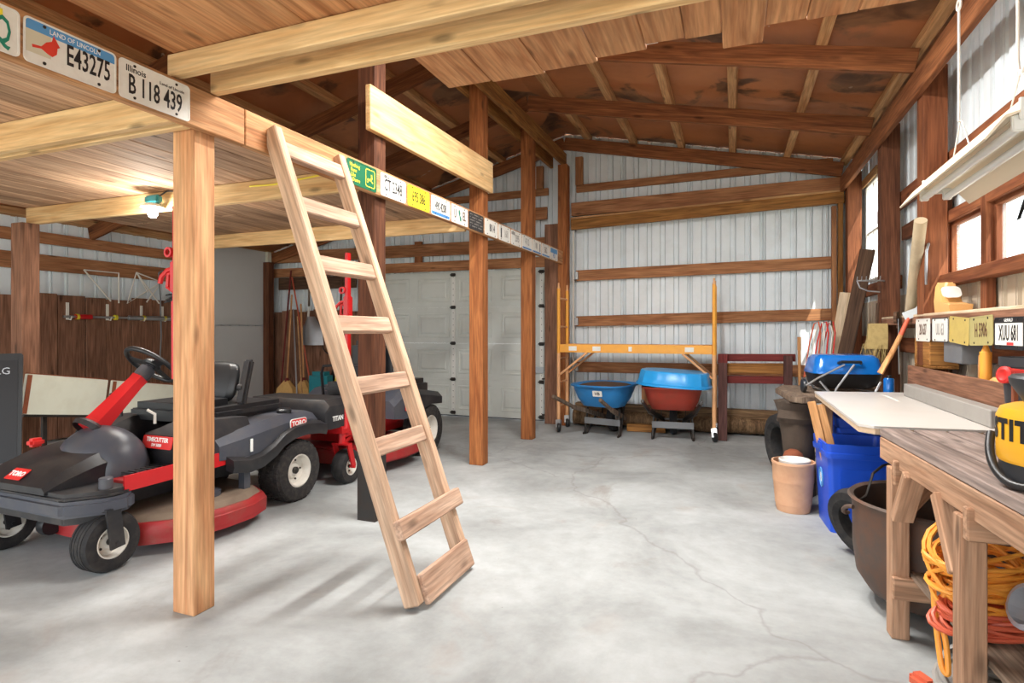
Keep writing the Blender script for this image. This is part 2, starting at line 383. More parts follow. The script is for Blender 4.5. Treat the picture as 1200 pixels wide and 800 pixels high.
PITCH = .171
def rib_pts(a0, a1):
    """plan profile of ribbed metal sheet from a0 to a1: (along, depth)"""
    pts = [(a0, 0)]; k = math.ceil(a0/PITCH)
    while k*PITCH < a1 + .02:
        c = k*PITCH
        for d, h in ((-.036, 0), (-.030, .02), (-.022, .024), (.012, .024), (.016, .0), (.026, .0), (.028, .03), (.037, .03), (.039, 0)):
            if a0 < c + d < a1: pts.append((c + d, h))
        k += 1
    pts.append((a1, 0)); return pts
def siding(wall, axis, pos, out, a0, a1, zb, zt, mat, holes=(), width=.855):
    """sheets of ribbed metal along axis, cut around holes (a0, a1, z0, z1)"""
    cuts = sorted({a0, a1} | {a0 + width*i for i in range(1, 40) if a0 + width*i < a1 - .05} | {h[i] for h in holes for i in (0, 1) if a0 < h[i] < a1})
    for s0, s1 in zip(cuts, cuts[1:]):
        mid = (s0+s1)/2; hs = sorted(h[2:] for h in holes if h[0] < mid < h[1]); segs = []; z = zb
        for h0, h1 in hs:
            if h0 > z + .01: segs.append((z, h0))
            z = h1
        segs.append((z, None))
        pr = rib_pts(s0 - (.006 if s0 > a0 else 0), s1 + (.006 if s1 < a1 else 0))
        for lo, hi in segs:
            m = MB(); b_, t_ = [], []
            for a, d in pr:
                top = hi if hi is not None else zt(a)
                off = .003*(cuts.index(s0) % 2)
                p = (a, pos + out*(d + off)) if axis == 'x' else (pos + out*(d + off), a)
                b_.append(m.bm.verts.new((p[0], p[1], lo))); t_.append(m.bm.verts.new((p[0], p[1], top)))
            for i in range(len(pr)-1): m.bm.faces.new((b_[i], b_[i+1], t_[i+1], t_[i]))
            o = m.build('siding_sheet', mat, wall)
            sd = o.modifiers.new('thick', 'SOLIDIFY'); sd.thickness = .0015
roofz = lambda x: zraf(x) + .25
wb = thing('wall_back', 'back wall of white ribbed metal siding on brown girts', None, (-3, BY, 0), kind='structure')
siding(wb, 'x', BY, 1, LX, RX, -.1, roofz, 'siding_white', [(-5.36, -2.44, -.2, 2.13)])
wl = thing('wall_left', 'left wall of white ribbed metal siding above brown planks', None, (LX, 3, 0), kind='structure')
siding(wl, 'y', LX, -1, FY, BY, -.1, lambda y: roofz(LX), 'siding_white')
WIN = [(3.42, 4.00, 1.64, 2.0), (4.08, 4.70, 1.64, 2.0), (6.72, 7.36, 1.80, 2.86)]
wr = thing('wall_right', 'right wall of white ribbed metal siding, lower sheets tinted with painted sunlight, between red brown posts', None, (RX, 3, 0), kind='structure')
siding(wr, 'y', RX, 1, FY, BY, -.1, lambda y: 1.585, 'siding_sun_warmed'); siding(wr, 'y', RX + .004, 1, FY, BY, 1.58, lambda y: roofz(RX), 'siding_white', WIN)
wf = thing('wall_front', 'unseen front wall above the wide open barn doorway, added to block sun', None, (-3, FY, 2.8), kind='structure')
siding(wf, 'x', FY, -1, LX, RX, 2.8, roofz, 'siding_white')  # unseen header, added so the sun misses the near floor
# ceiling: underlay sheets, rafters, purlins
ce = thing('ceiling', 'rust brown roof underlay on rafters and purlins', None, (RIDGE, 3, 3.9), kind='structure')
RAFY = (7.60, 6.10, 4.72, 3.2, 1.7, .2, -1.3)
for x0, x1 in ((RIDGE, RX + .06), (RIDGE, LX - .25)):
    y = FY
    while y < BY + .1:
        y1 = min(y + .93, BY + .12); m = MB(); n = 6
        rows = []
        for i in range(n+1):
            x = x0 + (x1-x0)*i/n; rows.append([m.bm.verts.new((x, yy, zraf(x if i else x0 + .001*(1 if x1 > x0 else -1)) + .252 + (.012 if yy == y else 0))) for yy in (y - .02, y1)])
        for a, b_ in zip(rows, rows[1:]): m.bm.faces.new((a[0], a[1], b_[1], b_[0]))
        o = m.build('underlay_sheet', 'roof_sheet', ce); sd = o.modifiers.new('thick', 'SOLIDIFY'); sd.thickness = .012; sd.offset = 1
        y = y1
    xs = x0; d = 1 if x1 > x0 else -1; k = 0
    while abs(xs - x1) > .25 and k < 20:
        xc = x0 + d*(.32 + .61*k)
        if d*(xc - x1) > -.2: break
        sl_ = (zraf(xc + .01) - zraf(xc - .01))/.02
        timber('purlin', (xc, FY, zraf(xc) + .165 + .042), (xc, BY, zraf(xc) + .165 + .042), .075, .084, 'purlin_tan', ce, n=(-sl_, 0, 1))
        xs = xc; k += 1
    for ry in RAFY:
        xa, xb = (RIDGE, 1.19) if d > 0 else (RIDGE, LX + .02)
        za, zb_ = zraf(xa + .001*d) + .082, zraf(xb) + .082
        timber('rafter', (xa, ry, za), (xb, ry, zb_), .04, .165, 'rafter_brown', ce)
# girder pair under the ridge
for dx in (-.165, .025): timber('ridge_girder', (xbeam(FY) + dx, FY, 3.595), (xbeam(7.6) + dx, 7.6, 3.595), .042, .18, 'girder_tan', ce)
# right eave header and posts
g = timber('eave_header', (1.178, FY, 2.955), (1.178, 7.56, 2.955), .042, .17, 'rafter_brown'); tag(g, 'long brown header board under the rafter ends at the eave', 'header board')
for i, (py_, lab) in enumerate(((7.36, 'red brown square post in the corner by the tall window'), (5.79, 'dark red brown square post between the tall window and the tube'), (4.62, 'red brown square post beside the two low windows'), (2.72, 'red brown square post behind the workbench'))):
    p = timber('wall_post', (1.27, py_ + .07, 0), (1.27, py_ + .07, 3.05), .14, .14, 'post_dark' if i == 1 else 'red_post', n=(0, 1, 0)); tag(p, lab, 'post', 'posts along the window wall')
# girts on the right wall (outside of the posts)
for z in (.55, 1.15, 2.40):
    timber('girt', (1.368, FY, z), (1.368, 7.68 if z < 2 else 6.68, z), .12 if z < 2 else .14, .04, 'window_wood', wr, n=(1, 0, 0))
timber('girt', (1.368, 5.93, 1.70), (1.368, 7.36, 1.70), .12, .04, 'window_wood', wr, n=(1, 0, 0))
timber('girt', (1.368, 4.76, 2.10), (1.368, 5.79, 2.10), .12, .04, 'post_dark', wr, n=(1, 0, 0))
timber('window_sill', (1.34, 3.0, 1.605), (1.34, 4.76, 1.605), .075, .09, 'window_wood', wr, n=(1, 0, 0))
timber('window_header', (1.368, 3.0, 2.035), (1.368, 4.76, 2.035), .075, .05, 'window_wood', wr, n=(1, 0, 0))
timber('window_header', (1.368, 3.0, 2.235), (1.368, 4.76, 2.235), .06, .05, 'window_wood', wr, n=(1, 0, 0))
for y in (4.735, 4.04, 3.38): timber('window_stud', (1.362, y, 1.2), (1.362, y, 2.36), .075, .05, 'window_wood', wr, n=(1, 0, 0))
# windows
for i, (y0, y1, z0, z1) in enumerate(WIN):
    w = thing('window_%d' % (i+1), ('low square window beside the workbench lamp', 'low square window beside the wall post', 'tall narrow window near the back corner')[i], None, (RX, (y0+y1)/2, z0), kind='structure')
    for a, b_ in (((RX, y0+.012, z0), (RX, y0+.012, z1)), ((RX, y1-.012, z0), (RX, y1-.012, z1))): timber('window_frame', a, b_, .024, .05, 'trim_white' if i == 2 else 'window_wood', w, n=(1, 0, 0))
    for z in (z0+.012, z1-.012): timber('window_frame', (RX, y0, z), (RX, y1, z), .024, .05, 'trim_white' if i == 2 else 'window_wood', w, n=(1, 0, 0))
    if i == 2:
        zm = (z0+z1)/2; timber('muntin', (RX, y0, zm), (RX, y1, zm), .025, .03, 'trim_white', w, n=(1, 0, 0))
        timber('muntin', (RX, (y0+y1)/2, z0), (RX, (y0+y1)/2, z1), .02, .03, 'trim_white', w, n=(1, 0, 0))
        for a, b_ in ((z0, zm), (zm, z1)):
            for c, d in ((y0, (y0+y1)/2), ((y0+y1)/2, y1)): MB().box((RX + .005, (c+d)/2, (a+b_)/2), (.004, d-c-.03, b_-a-.03)).build('pane', 'glass', w)
        timber('window_curtain_board', (1.35, y0-.02, z1+.03), (1.35, y1+.02, z1+.03), .09, .02, 'purlin_tan', w, n=(1, 0, 0))
    else: MB().box((RX + .005, (y0+y1)/2, (z0+z1)/2), (.004, y1-y0-.03, z1-z0-.03)).build('pane', 'glass', w)
# back wall girts, beams, log sill
GY = BY - .045
def girt(x0, z0, x1, z1, h, mat='girt_brown', t=.04, y=None, name='girt'):
    y = GY if y is None else y
    return timber(name, (x0, y, z0), (x1, y, z1), h, t, mat, wb, n=(0, 1, 0))
girt(-2.0, 2.022, 1.09, 2.073, .145); girt(-2.0, 1.397, 1.09, 1.462, .14); girt(-2.0, .776, 1.09, .79, .14)
girt(-2.0, 3.21, 1.1, 3.25, .10); girt(-7.3, 3.18, -2.4, 3.21, .10)
girt(-2.05, 2.915, 1.2, 2.965, .18, y=7.60, name='beam'); girt(-2.05, 2.705, 1.2, 2.815, .14, 'girder_tan', y=7.58, name='beam')
timber('cap_board', (-2.05, 7.60, 2.79), (1.2, 7.60, 2.89), .10, .025, 'purlin_tan', wb, n=(0, 0, 1))
girt(-7.3, 2.86, -2.4, 2.90, .17, y=7.62, name='beam')
girt(-7.25, 2.495, -2.35, 2.475, .185, y=7.63, name='beam'); girt(-7.25, 2.235, -2.35, 2.225, .145, y=7.62, name='door_header')
timber('lintel_block', (-4.45, 7.64, 2.30), (-4.45, 7.64, 2.62), .12, .05, 'rafter_brown', wb, n=(0, 1, 0))
for x in (-1.05,): timber('stud', (x, 7.66, .2), (x, 7.66, .71), .13, .05, 'girt_brown', wb, n=(0, 1, 0))
for x, z0, z1, w_, mt in ((1.10, .25, 2.72, .05, 'girt_brown'), (1.165, .25, 2.75, .05, 'girder_tan'), (-1.94, 3.24, 3.62, .10, 'girt_brown'), (-2.5, 3.24, 3.55, .10, 'girt_brown')):
    timber('corner_stud', (x, 7.60, z0), (x, 7.60, z1), w_, .06, mt, wb, n=(0, 1, 0))
for z in (2.02, 1.398, .776): MB().box((-2.0, 7.64, z), (.07, .05, .10), bev=.004).build('girt_bracket', 'galvanised', wb)
MB().tube([(-2.02, 7.585, .25), (-2.02, 7.585, 2.62)], .011, 8).build('conduit', 'wire_white', wb, smooth=True)
# pole at the door and its wide jamb board
p = timber('door_post', (-2.13, 7.50, 0), (-2.13, 7.50, 3.50), .13, .13, 'post_orange', n=(0, 1, 0)); tag(p, 'tall brown post at the edge of the garage door by the scaffold', 'post')
p = timber('jamb_board', (-2.30, 7.52, 0), (-2.30, 7.52, 2.72), .20, .05, 'wainscot', n=(0, 1, 0)); tag(p, 'wide brown jamb board beside the garage door', 'board')
p = timber('left_jamb', (-5.44, 7.64, 0), (-5.44, 7.64, 2.16), .12, .05, 'wainscot', wb, n=(0, 1, 0)); p.name = 'jamb_board'
# timber sill log along the back wall
m = MB(); secs = []
for i in range(15):
    x = -2.0 + 3.15*i/14; r = .105 + .012*math.sin(i*1.7); cy, cz = 7.555, .118 + .01*math.sin(i*2.3)
    secs.append([(x, cy + r*math.cos(2*math.pi*k/12)*.95, cz + r*math.sin(2*math.pi*k/12)) for k in range(12)])
m.loft(secs); o = m.build('sill_log', 'log_wood', smooth=True); tag(o, 'long rough log lying along the foot of the back wall', 'log')
o = timber('sill_timber', (-1.98, 7.60, .255), (1.1, 7.60, .255), .14, .10, 'log_wood', n=(0, 0, 1)); tag(o, 'squared weathered timber lying on the log at the back wall', 'timber')
o = timber('timber_offcut', (-1.25, 7.33, .05), (-.78, 7.36, .05), .09, .09, 'girder_tan', n=(0, 0, 1)); tag(o, 'short squared timber offcut on the floor behind the wheelbarrows', 'timber')
# left wall: girts, wainscot planks
GX = LX + .05
for z, h in ((2.33, .13), (2.05, .18)): timber('girt', (GX, FY, z), (GX, 7.6, z - .01), h, .04, 'girt_brown', wl, n=(1, 0, 0))
y = 2.6; i = 0
while y < 5.8:
    w_ = (.31, .24, .33, .28, .30, .26)[i % 6]
    timber('wainscot_plank', (GX + .02 + .004*(i % 2), y + w_/2, .02), (GX + .02 + .004*(i % 2), y + w_/2, 1.66 + .012*((i*3) % 4)), w_ - .008, .022, 'wainscot', wl, n=(1, 0, 0)); y += w_; i += 1
x = -7.22; i = 0
while x < -5.55:
    w_ = (.17, .14, .2)[i % 3]
    timber('wainscot_plank', (x + w_/2, 7.62 - .003*(i % 2), .02), (x + w_/2, 7.62 - .003*(i % 2), 1.58 + .02*(i % 3)), w_ - .006, .02, 'wainscot', wb, n=(0, 1, 0)); x += w_; i += 1
timber('corner_stud', (-7.18, 7.45, 0), (-7.18, 7.45, 2.4), .12, .12, 'post_dark', wb, n=(0, 1, 0))
timber('tool_rail', (-7.1, 7.60, 2.05), (-5.55, 7.60, 2.05), .2, .03, 'dark_board', wb, n=(0, 1, 0))
# white sheet panels standing on the left wall
wp = thing('white_wall_panel', 'tall smooth white panel standing against the left wall near the tools', 'panel', (-7.25, 6.7, 0))
MB().box((-7.27, 6.70, .68), (.03, 1.72, 1.34), bev=.004).build('panel', 'sheet_white', wp); MB().box((-7.27, 6.70, 1.97), (.03, 1.72, 1.22), bev=.004).build('panel', 'sheet_white', wp)
timber('edge_trim', (-7.25, 7.50, 0), (-7.25, 7.50, 2.58), .09, .09, 'enamel_white', wp, n=(1, 0, 0))
# ------------------------------------------------------------------ sectional garage door
dr = thing('door_1', 'white sectional garage door with raised rectangular panels', None, (-3.88, 7.70, 0), kind='structure')
DX0, DX1 = -5.30, -2.46; ncol = 4; cw = (DX1 - DX0 - .10)/ncol
for r_ in range(4):
    z0 = .018 + r_*.533; m = MB(); m.box(((DX0+DX1)/2, 7.70, z0 + .2665), (DX1-DX0, .03, .532), bev=.006)
    sec = m.build('door_section', 'door_white', dr)
    for c in range(ncol):
        cx = DX0 + .05 + cw*(c + .5); pm = MB()
        w_, h_ = cw - .14, .36
        # embossed panel: outer groove ring and raised field
        o_ = [(cx-w_/2, z0+.264-h_/2), (cx+w_/2, z0+.264-h_/2), (cx+w_/2, z0+.264+h_/2), (cx-w_/2, z0+.264+h_/2)]
        def ins(k): return [(x + (k if x < cx else -k), z + (k if z < z0+.264 else -k)) for x, z in o_]
        rs = [[pm.bm.verts.new((x, yy, z)) for x, z in ins(k)] for k, yy in ((0, 7.684), (.004, 7.676), (.02, 7.674), (.026, 7.684), (.055, 7.684), (.075, 7.672))]
        for a, b_ in zip(rs, rs[1:]):
            for k in range(4): pm.bm.faces.new((a[k], a[(k+1) % 4], b_[(k+1) % 4], b_[k]))
        pm.bm.faces.new(rs[-1]); pm.build('raised_panel', 'door_white', sec)
    for sx in (DX0 + .05 + 2*cw, DX1 - .04):
        MB().box((sx, 7.679, z0 + .264), (.055, .012, .50)).build('stile', 'trim_white', sec)
        for k in range(5): MB().lathe([(0, 0), (.006, 0), (.006, .004), (0, .005)], frame((sx, 7.672, z0 + .09 + .09*k), (0, -1, 0)), 8).build('bolt', 'dark_steel', sec)
for r_ in range(5):
    for sx in (DX0 + .05 + 2*cw, DX1 - .04):
        z = .018 + r_*.533; z = min(max(z, .06), 2.1)
        MB().box((sx, 7.665, z), (.07, .02, .05), bev=.004).tube([(sx-.045, 7.655, z), (sx+.045, 7.655, z)], .01).build('hinge', 'dark_steel', dr)
m = MB(); tx = DX1 + .045
m.bar((tx, 7.655, .02), (tx, 7.655, 2.18), .012, .055, n=(0, 1, 0)); m.bar((tx + .02, 7.63, .02), (tx + .02, 7.63, 2.18), .04, .006, n=(0, 1, 0)); m.build('track', 'galvanised', dr)
for z in (.95, 1.75): MB().box((tx + .06, 7.63, z), (.07, .03, .05)).build('track_bracket', 'galvanised', dr)
for z in (.1, .6, 1.1, 1.6, 2.1): MB().tube([(tx - .07, 7.64, z), (tx + .03, 7.64, z)], .009).lathe([(.0, -.01), (.024, -.01), (.024, .012), (0, .012)], frame((tx - .01, 7.64, z), (1, 0, 0)), 12).build('roller', 'dark_steel', dr)
MB().box((tx - .12, 7.655, .72), (.14, .02, .09), bev=.005).bar((tx - .24, 7.65, .72), (tx, 7.65, .72), .016, .012, n=(0, 1, 0)).build('latch', 'galvanised', dr)
MB().box(((DX0+DX1)/2, 7.70, .012), (DX1-DX0, .035, .012)).build('weather_strip', 'black_plastic', dr)
# ------------------------------------------------------------------ loft
lf = thing('loft_floor', 'low loft of tan boards and pine joists over the mowers', 'loft', (-3.9, 4.6, 2.16))
LFX0, LFX1 = -5.55, -2.235
random.seed(3)
x = LFX0 + .02; row = 0
while x < LFX1 - .04:
    w_ = random.choice((.14, .17, .19, .19)); w_ = min(w_, LFX1 - .045 - x)
    if w_ < .05: break
    cuts = [FY + .3] + sorted(random.sample((.6, 1.81, 3.07, 3.9), 2)) + [4.74]
    for a, b_ in zip(cuts, cuts[1:]): timber('floor_plank', (x + w_/2, a + .002, 2.314 + random.uniform(-.001, .003)), (x + w_/2, b_ - .002 - random.choice((0, 0, .02)), 2.314), w_ - random.uniform(.002, .007), .024, 'loft_board', lf)
    x += w_; row += 1
for jy in (-.9, 1.775, 1.845, 3.07, 4.66): timber('joist', (LFX0, jy, 2.23), (LFX1 + .0, jy, 2.23), .04, .14, 'joist_pine', lf)
# the long edge beam
bm_ = timber('loft_edge_beam', (xbeam(FY) + .022, FY + .3, 2.248), (xbeam(2.12) + .022, 2.12, 2.248), .04, .175, 'beam_fir'); tag(bm_, 'near length of loft edge beam carrying the plate with a red bird', 'beam', 'loft edge beam lengths')
bm_ = timber('loft_edge_beam', (xbeam(2.124) + .022, 2.124, 2.248), (xbeam(7.6) + .022, 7.60, 2.248), .04, .175, 'beam_fir'); tag(bm_, 'long length of loft edge beam carrying a row of licence plates', 'beam', 'loft edge beam lengths')
def xface(y): return xbeam(y) + .042
# posts under and beside the loft
P = timber('loft_post', (-2.297, 1.932, 0), (-2.297, 1.932, 2.30), .13, .112, 'post_fir', n=(0, 1, 0)); tag(P, 'pale sawn post under the loft beam beside the riding mower', 'post')
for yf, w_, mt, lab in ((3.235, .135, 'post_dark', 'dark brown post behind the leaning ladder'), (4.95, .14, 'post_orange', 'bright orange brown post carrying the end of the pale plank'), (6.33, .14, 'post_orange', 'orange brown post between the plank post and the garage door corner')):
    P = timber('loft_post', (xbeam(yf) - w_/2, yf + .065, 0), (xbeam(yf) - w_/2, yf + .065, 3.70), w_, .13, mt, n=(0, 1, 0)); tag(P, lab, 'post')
P = timber('loft_post', (-5.50, 3.02, 0), (-5.50, 3.02, 2.16), .15, .13, 'wainscot', n=(0, 1, 0)); tag(P, 'brown post at the far side of the loft by the white rusted panels', 'post')
# creosote at the foot of the dark post
MB().box((xbeam(3.3) - .0675, 3.30, .24), (.139, .134, .48)).build('tar_band', 'dark_steel', [o for o in bpy.data.objects if o.get('label', '').startswith('dark brown post behind')][0])
o = timber('rail_plank', (xbeam(3.1) + .022, 3.13, 2.715), (xbeam(5.1) + .022, 5.10, 2.735), .04, .29, 'plank_light'); tag(o, 'pale wide plank nailed across two loft posts above the plates', 'plank')
# ------------------------------------------------------------------ upper platform
pf = thing('overhead_platform', 'overhead storage platform of rough boards on twin pine beams', 'platform', (-.8, 1.6, 2.34))
for y, z0, z1 in ((1.775, 2.347, 2.44), (1.945, 2.337, 2.44)): timber('platform_beam', (-2.24 if y < 1.9 else -2.19, y, (z0+z1)/2), (1.2, y, (z0+z1)/2), .045, z1-z0, 'joist_pine', pf)
timber('platform_beam', (-2.2, .1, 2.39), (1.2, .1, 2.39), .045, .1, 'joist_pine', pf)
x = -2.21; i = 0; ends = [1.97, 1.97, 1.97, 1.97, 2.49, 2.51, 2.48, 2.45, 2.40, 2.42, 2.55, 2.42, 2.43, 2.43]
xs_ = [-2.21, -1.98, -1.75, -1.52, -1.285, -1.06, -.80, -.55, -.335, -.18, -.04, .115, .26, .43, .62]
for i in range(14):
    timber('platform_board', ((xs_[i]+xs_[i+1])/2, -.2, 2.455 + .003*(i % 2)), ((xs_[i]+xs_[i+1])/2, ends[i] + (.0 if i < 10 else .0), 2.455 + .003*(i % 2)), xs_[i+1]-xs_[i]-.0015, .026, 'deck_pine', pf)

# ------------------------------------------------------------------ strip lights added out of view to brighten the back of the barn
for k, (x, y, z, lab) in enumerate(((-.55, 3.62, zraf(-.55) - .03, 'added unseen fill strip light under the rafters nearer the ridge'), (.0, 3.02, zraf(.0) - .03, 'added unseen fill strip light under the rafters nearer the eave'), (-3.55, 3.17, 2.272, 'added unseen fill strip light on the loft boards behind the second joist'), (-1.25, 2.98, zraf(-1.25) - .03, 'added unseen fill strip light under the rafters beside the ridge girders'))):
    t = thing('added_strip_light', lab, 'light fixture', (x, y, z), group='added strip lights out of view')
    SM = Matrix.Translation((x, y, z)) @ Matrix.Rotation(0 if k != 2 else R(90), 4, 'Z')
    MB().box((0, 0, 0), (.12, 1.2, .045), bev=.005).build('channel', 'trim_white', t, M=SM)
    for s_ in (-1, 1): MB().tube([(s_*.035, -.58, -.04), (s_*.035, .58, -.04)], .013, 10).build('lamp_tube', 'added_tube_lit', t, M=SM, smooth=True)
    for e in (-1, 1):
        MB().box((0, e*.59, -.03), (.10, .02, .045)).build('socket', 'trim_white', t, M=SM)
        MB().tube([(0, e*.55, .02), (0, e*.55, .25 if k != 2 else .03)], .004, 6).build('hanger', 'steel', t, M=SM)
    la = bpy.data.lights.new('added_strip_glow', 'AREA'); la.shape = 'RECTANGLE'; la.size = .1; la.size_y = 1.15; la.energy = ADDED_STRIP[k]; la.color = (1, .98, .95)
    lo_ = bpy.data.objects.new('added_strip_glow', la); link(lo_, t, SM @ Matrix.Translation((0, 0, -.06)))
# ------------------------------------------------------------------ ladder
ld = thing('wooden_ladder', 'homemade wooden ladder leaning against the loft edge beam', 'ladder', (-1.33, 2.53, 0))
def lx(z): return -1.345 - .365*z
ln = Vector((1, 0, .365)).normalized()
for y in (2.285, 2.795):
    timber('rail', (lx(.02), y, .02), (lx(2.29), y, 2.29), .055, .085, 'ladder_wood', ld, n=ln, bev=.006)
for z in (2.19, 1.90, 1.60, 1.30, 1.0, .71):
    timber('rung', (lx(z) + .012, 2.31, z), (lx(z) + .012, 2.77, z), .088, .04, 'tread_wood', ld, n=ln, bev=.006)
timber('rung', (lx(.36) + .062, 2.245, .36), (lx(.36) + .062, 2.86, .36), .09, .04, 'tread_wood', ld, n=ln, bev=.006)
timber('rung', (lx(.075) + .05, 2.31, .085), (lx(.075) + .05, 2.80, .085), .14, .03, 'tread_wood', ld, n=ln, bev=.006)
# ------------------------------------------------------------------ licence plates
def plate(M, label, mat, w=.305, h=.152, group='licence plates on the loft beam', lines=(), extra=None, rim=None):
    t = thing('licence_plate', label, 'licence plate', M.translation, group=group)
    m = MB(); m.prism(rrect(w, h, .016), .0015, z0=-.001); m.build('sheet', mat, t, M=M)
    m = MB(); o_, i_ = rrect(w, h, .016), rrect(w-.012, h-.012, .012)
    a = [[m.bm.verts.new((x, y, z)) for x, y in pp] for pp, z in ((o_, .0004), (o_, .0026), (i_, .0026), (i_, .0004))]
    n = len(o_)
    for q in range(3):
        for k in range(n): m.bm.faces.new((a[q][k], a[q][(k+1) % n], a[q+1][(k+1) % n], a[q+1][k]))
    m.build('rim', rim or mat, t, M=M)
    for bx in (-.09, .09):
        for by in (h/2-.014, -h/2+.014): MB().lathe([(0, .0035), (.005, .003), (.006, .0006)], M @ Matrix.Translation((bx, by, 0)), 8).build('bolt', 'dark_steel', t)
    for s, x, y, sz, sx, mt in lines:
        text('lettering', s, mt, t, M @ Matrix.Translation((x, y, .0012)), sz*1.22 if sz > .06 else sz, sx*.80 if sz > .06 else sx, bold=.0012 if sz > .06 else 0)
    if extra: extra(t, M)
    return t
def bm_at(y0, z=2.245, w=.305, tilt=0):
    y = y0 + w/2
    return basis((xface(y) + .002, y, z), (.012, 1, tilt), (0, 0, 1))
def strip(t, M, x0, x1, y0, y1, mat, name='print_band', z=.0009):
    MB().box(((x0+x1)/2, (y0+y1)/2, z), (x1-x0, y1-y0, .0004)).build(name, mat, t, M=M)
def poly(t, M, pts, mat, name, z=.0012):
    m = MB(); m.prism(pts, .0005, z0=z); m.build(name, mat, t, M=M)
def ex_lq(t, M):
    strip(t, M, .055, .105, .03, .062, 'yellow_print', 'sticker')
plate(bm_at(.885, 2.245), 'white plate with green letters ending LQ and a yellow sticker', 'plate_white', lines=[('BLQ', .07, -.008, .105, .62, 'green_print')], extra=ex_lq)
def ex_card(t, M):
    strip(t, M, -.148, .148, .036, .07, 'sky_blue'); strip(t, M, -.148, -.07, -.04, .036, 'straw_print', 'print_patch')
    poly(t, M, [(-.128, -.012), (-.10, -.008), (-.085, .012), (-.068, .022), (-.062, .045), (-.052, .028), (-.046, .018), (-.042, .012), (-.05, .006), (-.052, -.016), (-.066, -.03), (-.08, -.026), (-.10, -.016), (-.126, -.022)], 'cardinal_red', 'bird')
plate(bm_at(1.20), 'white and sky blue plate with a red bird reading E43275', 'plate_white', lines=[('E43275', .055, -.004, .085, .62, 'black_print'), ('LAND OF LINCOLN', .01, .053, .024, .8, 'white_print')], extra=ex_card)
plate(bm_at(1.515), 'white plate with black letters reading Illinois B 118 439', 'plate_white', lines=[('B 118 439', 0, -.016, .088, .66, 'black_print'), ('Illinois', -.085, .045, .036, .9, 'black_print'), ('Land of Lincoln', .07, .04, .018, 1, 'black_print')])
def ex_deer(t, M):
    m = MB(); a, b_ = rrect(.10, .115, .014), rrect(.09, .105, .011)
    A = [[m.bm.verts.new((x + .085, y, .0014)) for x, y in pp] for pp in (a, b_)]
    for k in range(len(a)): m.bm.faces.new((A[0][k], A[0][(k+1) % len(a)], A[1][(k+1) % len(a)], A[1][k]))
    m.build('emblem_border', 'yellow_print', t, M=M)
    poly(t, M, [(.05, -.01), (.062, -.002), (.085, -.004), (.094, .008), (.09, .03), (.098, .018), (.104, .034), (.104, .012), (.112, .006), (.104, .0), (.098, -.012), (.115, -.024), (.108, -.028), (.09, -.016), (.07, -.014), (.06, -.03), (.054, -.03), (.058, -.014)], 'yellow_print', 'deer_emblem')
plate(bm_at(2.885), 'green plate with yellow leaping deer emblem and slogan', 'plate_green', lines=[('Nothing', -.075, .043, .034, .9, 'yellow_print'), ('Runs', -.085, .014, .034, .9, 'yellow_print'), ('Like', -.09, -.015, .034, .9, 'yellow_print'), ('A Deere', -.075, -.044, .034, .9, 'yellow_print')], extra=ex_deer)
plate(bm_at(3.235), 'white plate with black letters reading CT 2348', 'plate_white', lines=[('CT 2348', 0, 0, .092, .68, 'black_print'), ('Illinois', -.08, .056, .03, .9, 'black_print')])
plate(bm_at(3.57), 'yellow plate with black numbers reading 695 386', 'plate_yellow', lines=[('695 386', 0, 0, .088, .66, 'black_print')])
plate(bm_at(3.905), 'white plate with blue lower band reading 490 4208', 'plate_white', lines=[('490 4208', 0, 0, .078, .62, 'black_print')], extra=lambda t, M: strip(t, M, -.148, .148, -.072, -.045, 'blue_print'))
plate(bm_at(4.235), 'white plate with a green state outline in its middle', 'plate_white', lines=[('U', -.08, .0, .085, .66, 'brown_print'), ('EL', .085, .0, .085, .66, 'brown_print')],
      extra=lambda t, M: poly(t, M, [(-.02, .04), (.0, .045), (.012, .02), (.006, .0), (.03, -.02), (.026, -.05), (.005, -.045), (-.002, -.01), (-.018, .01)], 'green_print', 'state_outline'))
plate(bm_at(4.565), 'black plate with worn grey lettering', 'plate_black', extra=lambda t, M: [strip(t, M, x, x + .012 + .018*((k*7) % 3), y, y + .008, 'cord_grey', 'worn_mark') for k, (x, y) in enumerate([(-.13 + .043*i, -.05 + .026*j) for i in range(6) for j in range(5)])])
plate(bm_at(4.90), 'white plate with black figures next to the black plate', 'plate_white', lines=[('80 14', .02, 0, .085, .66, 'black_print')])
plate(bm_at(5.23), 'white plate with a black tower figure and grey numbers', 'plate_white', lines=[('1681', .05, 0, .085, .66, 'cord_grey')], extra=lambda t, M: strip(t, M, -.10, -.07, -.05, .05, 'black_print', 'figure'))
plate(bm_at(5.56), 'white plate with grey numbers reading 2395', 'plate_white', lines=[('2395', .02, 0, .085, .7, 'cord_grey')], extra=lambda t, M: strip(t, M, -.14, -.04, .03, .06, 'cord_grey', 'print_patch'))
plate(bm_at(5.89), 'white plate with pale blue lower band reading 47 12', 'plate_white', lines=[('47 12', 0, .01, .08, .66, 'cord_grey')], extra=lambda t, M: strip(t, M, -.148, .148, -.072, -.05, 'blue_print'))
plate(bm_at(6.22), 'white plate with pale blue lower band and small dark mark', 'plate_white', lines=[('1 80', -.03, .01, .08, .66, 'cord_grey')], extra=lambda t, M: (strip(t, M, -.148, .148, -.072, -.05, 'blue_print'), strip(t, M, .10, .125, -.04, .05, 'black_print', 'figure')))
plate(bm_at(6.55), 'white plate with brown numbers beside the all blue plate', 'plate_white', lines=[('36 2', 0, .005, .08, .66, 'brown_print')], extra=lambda t, M: strip(t, M, -.148, .148, -.072, -.05, 'sky_blue'))
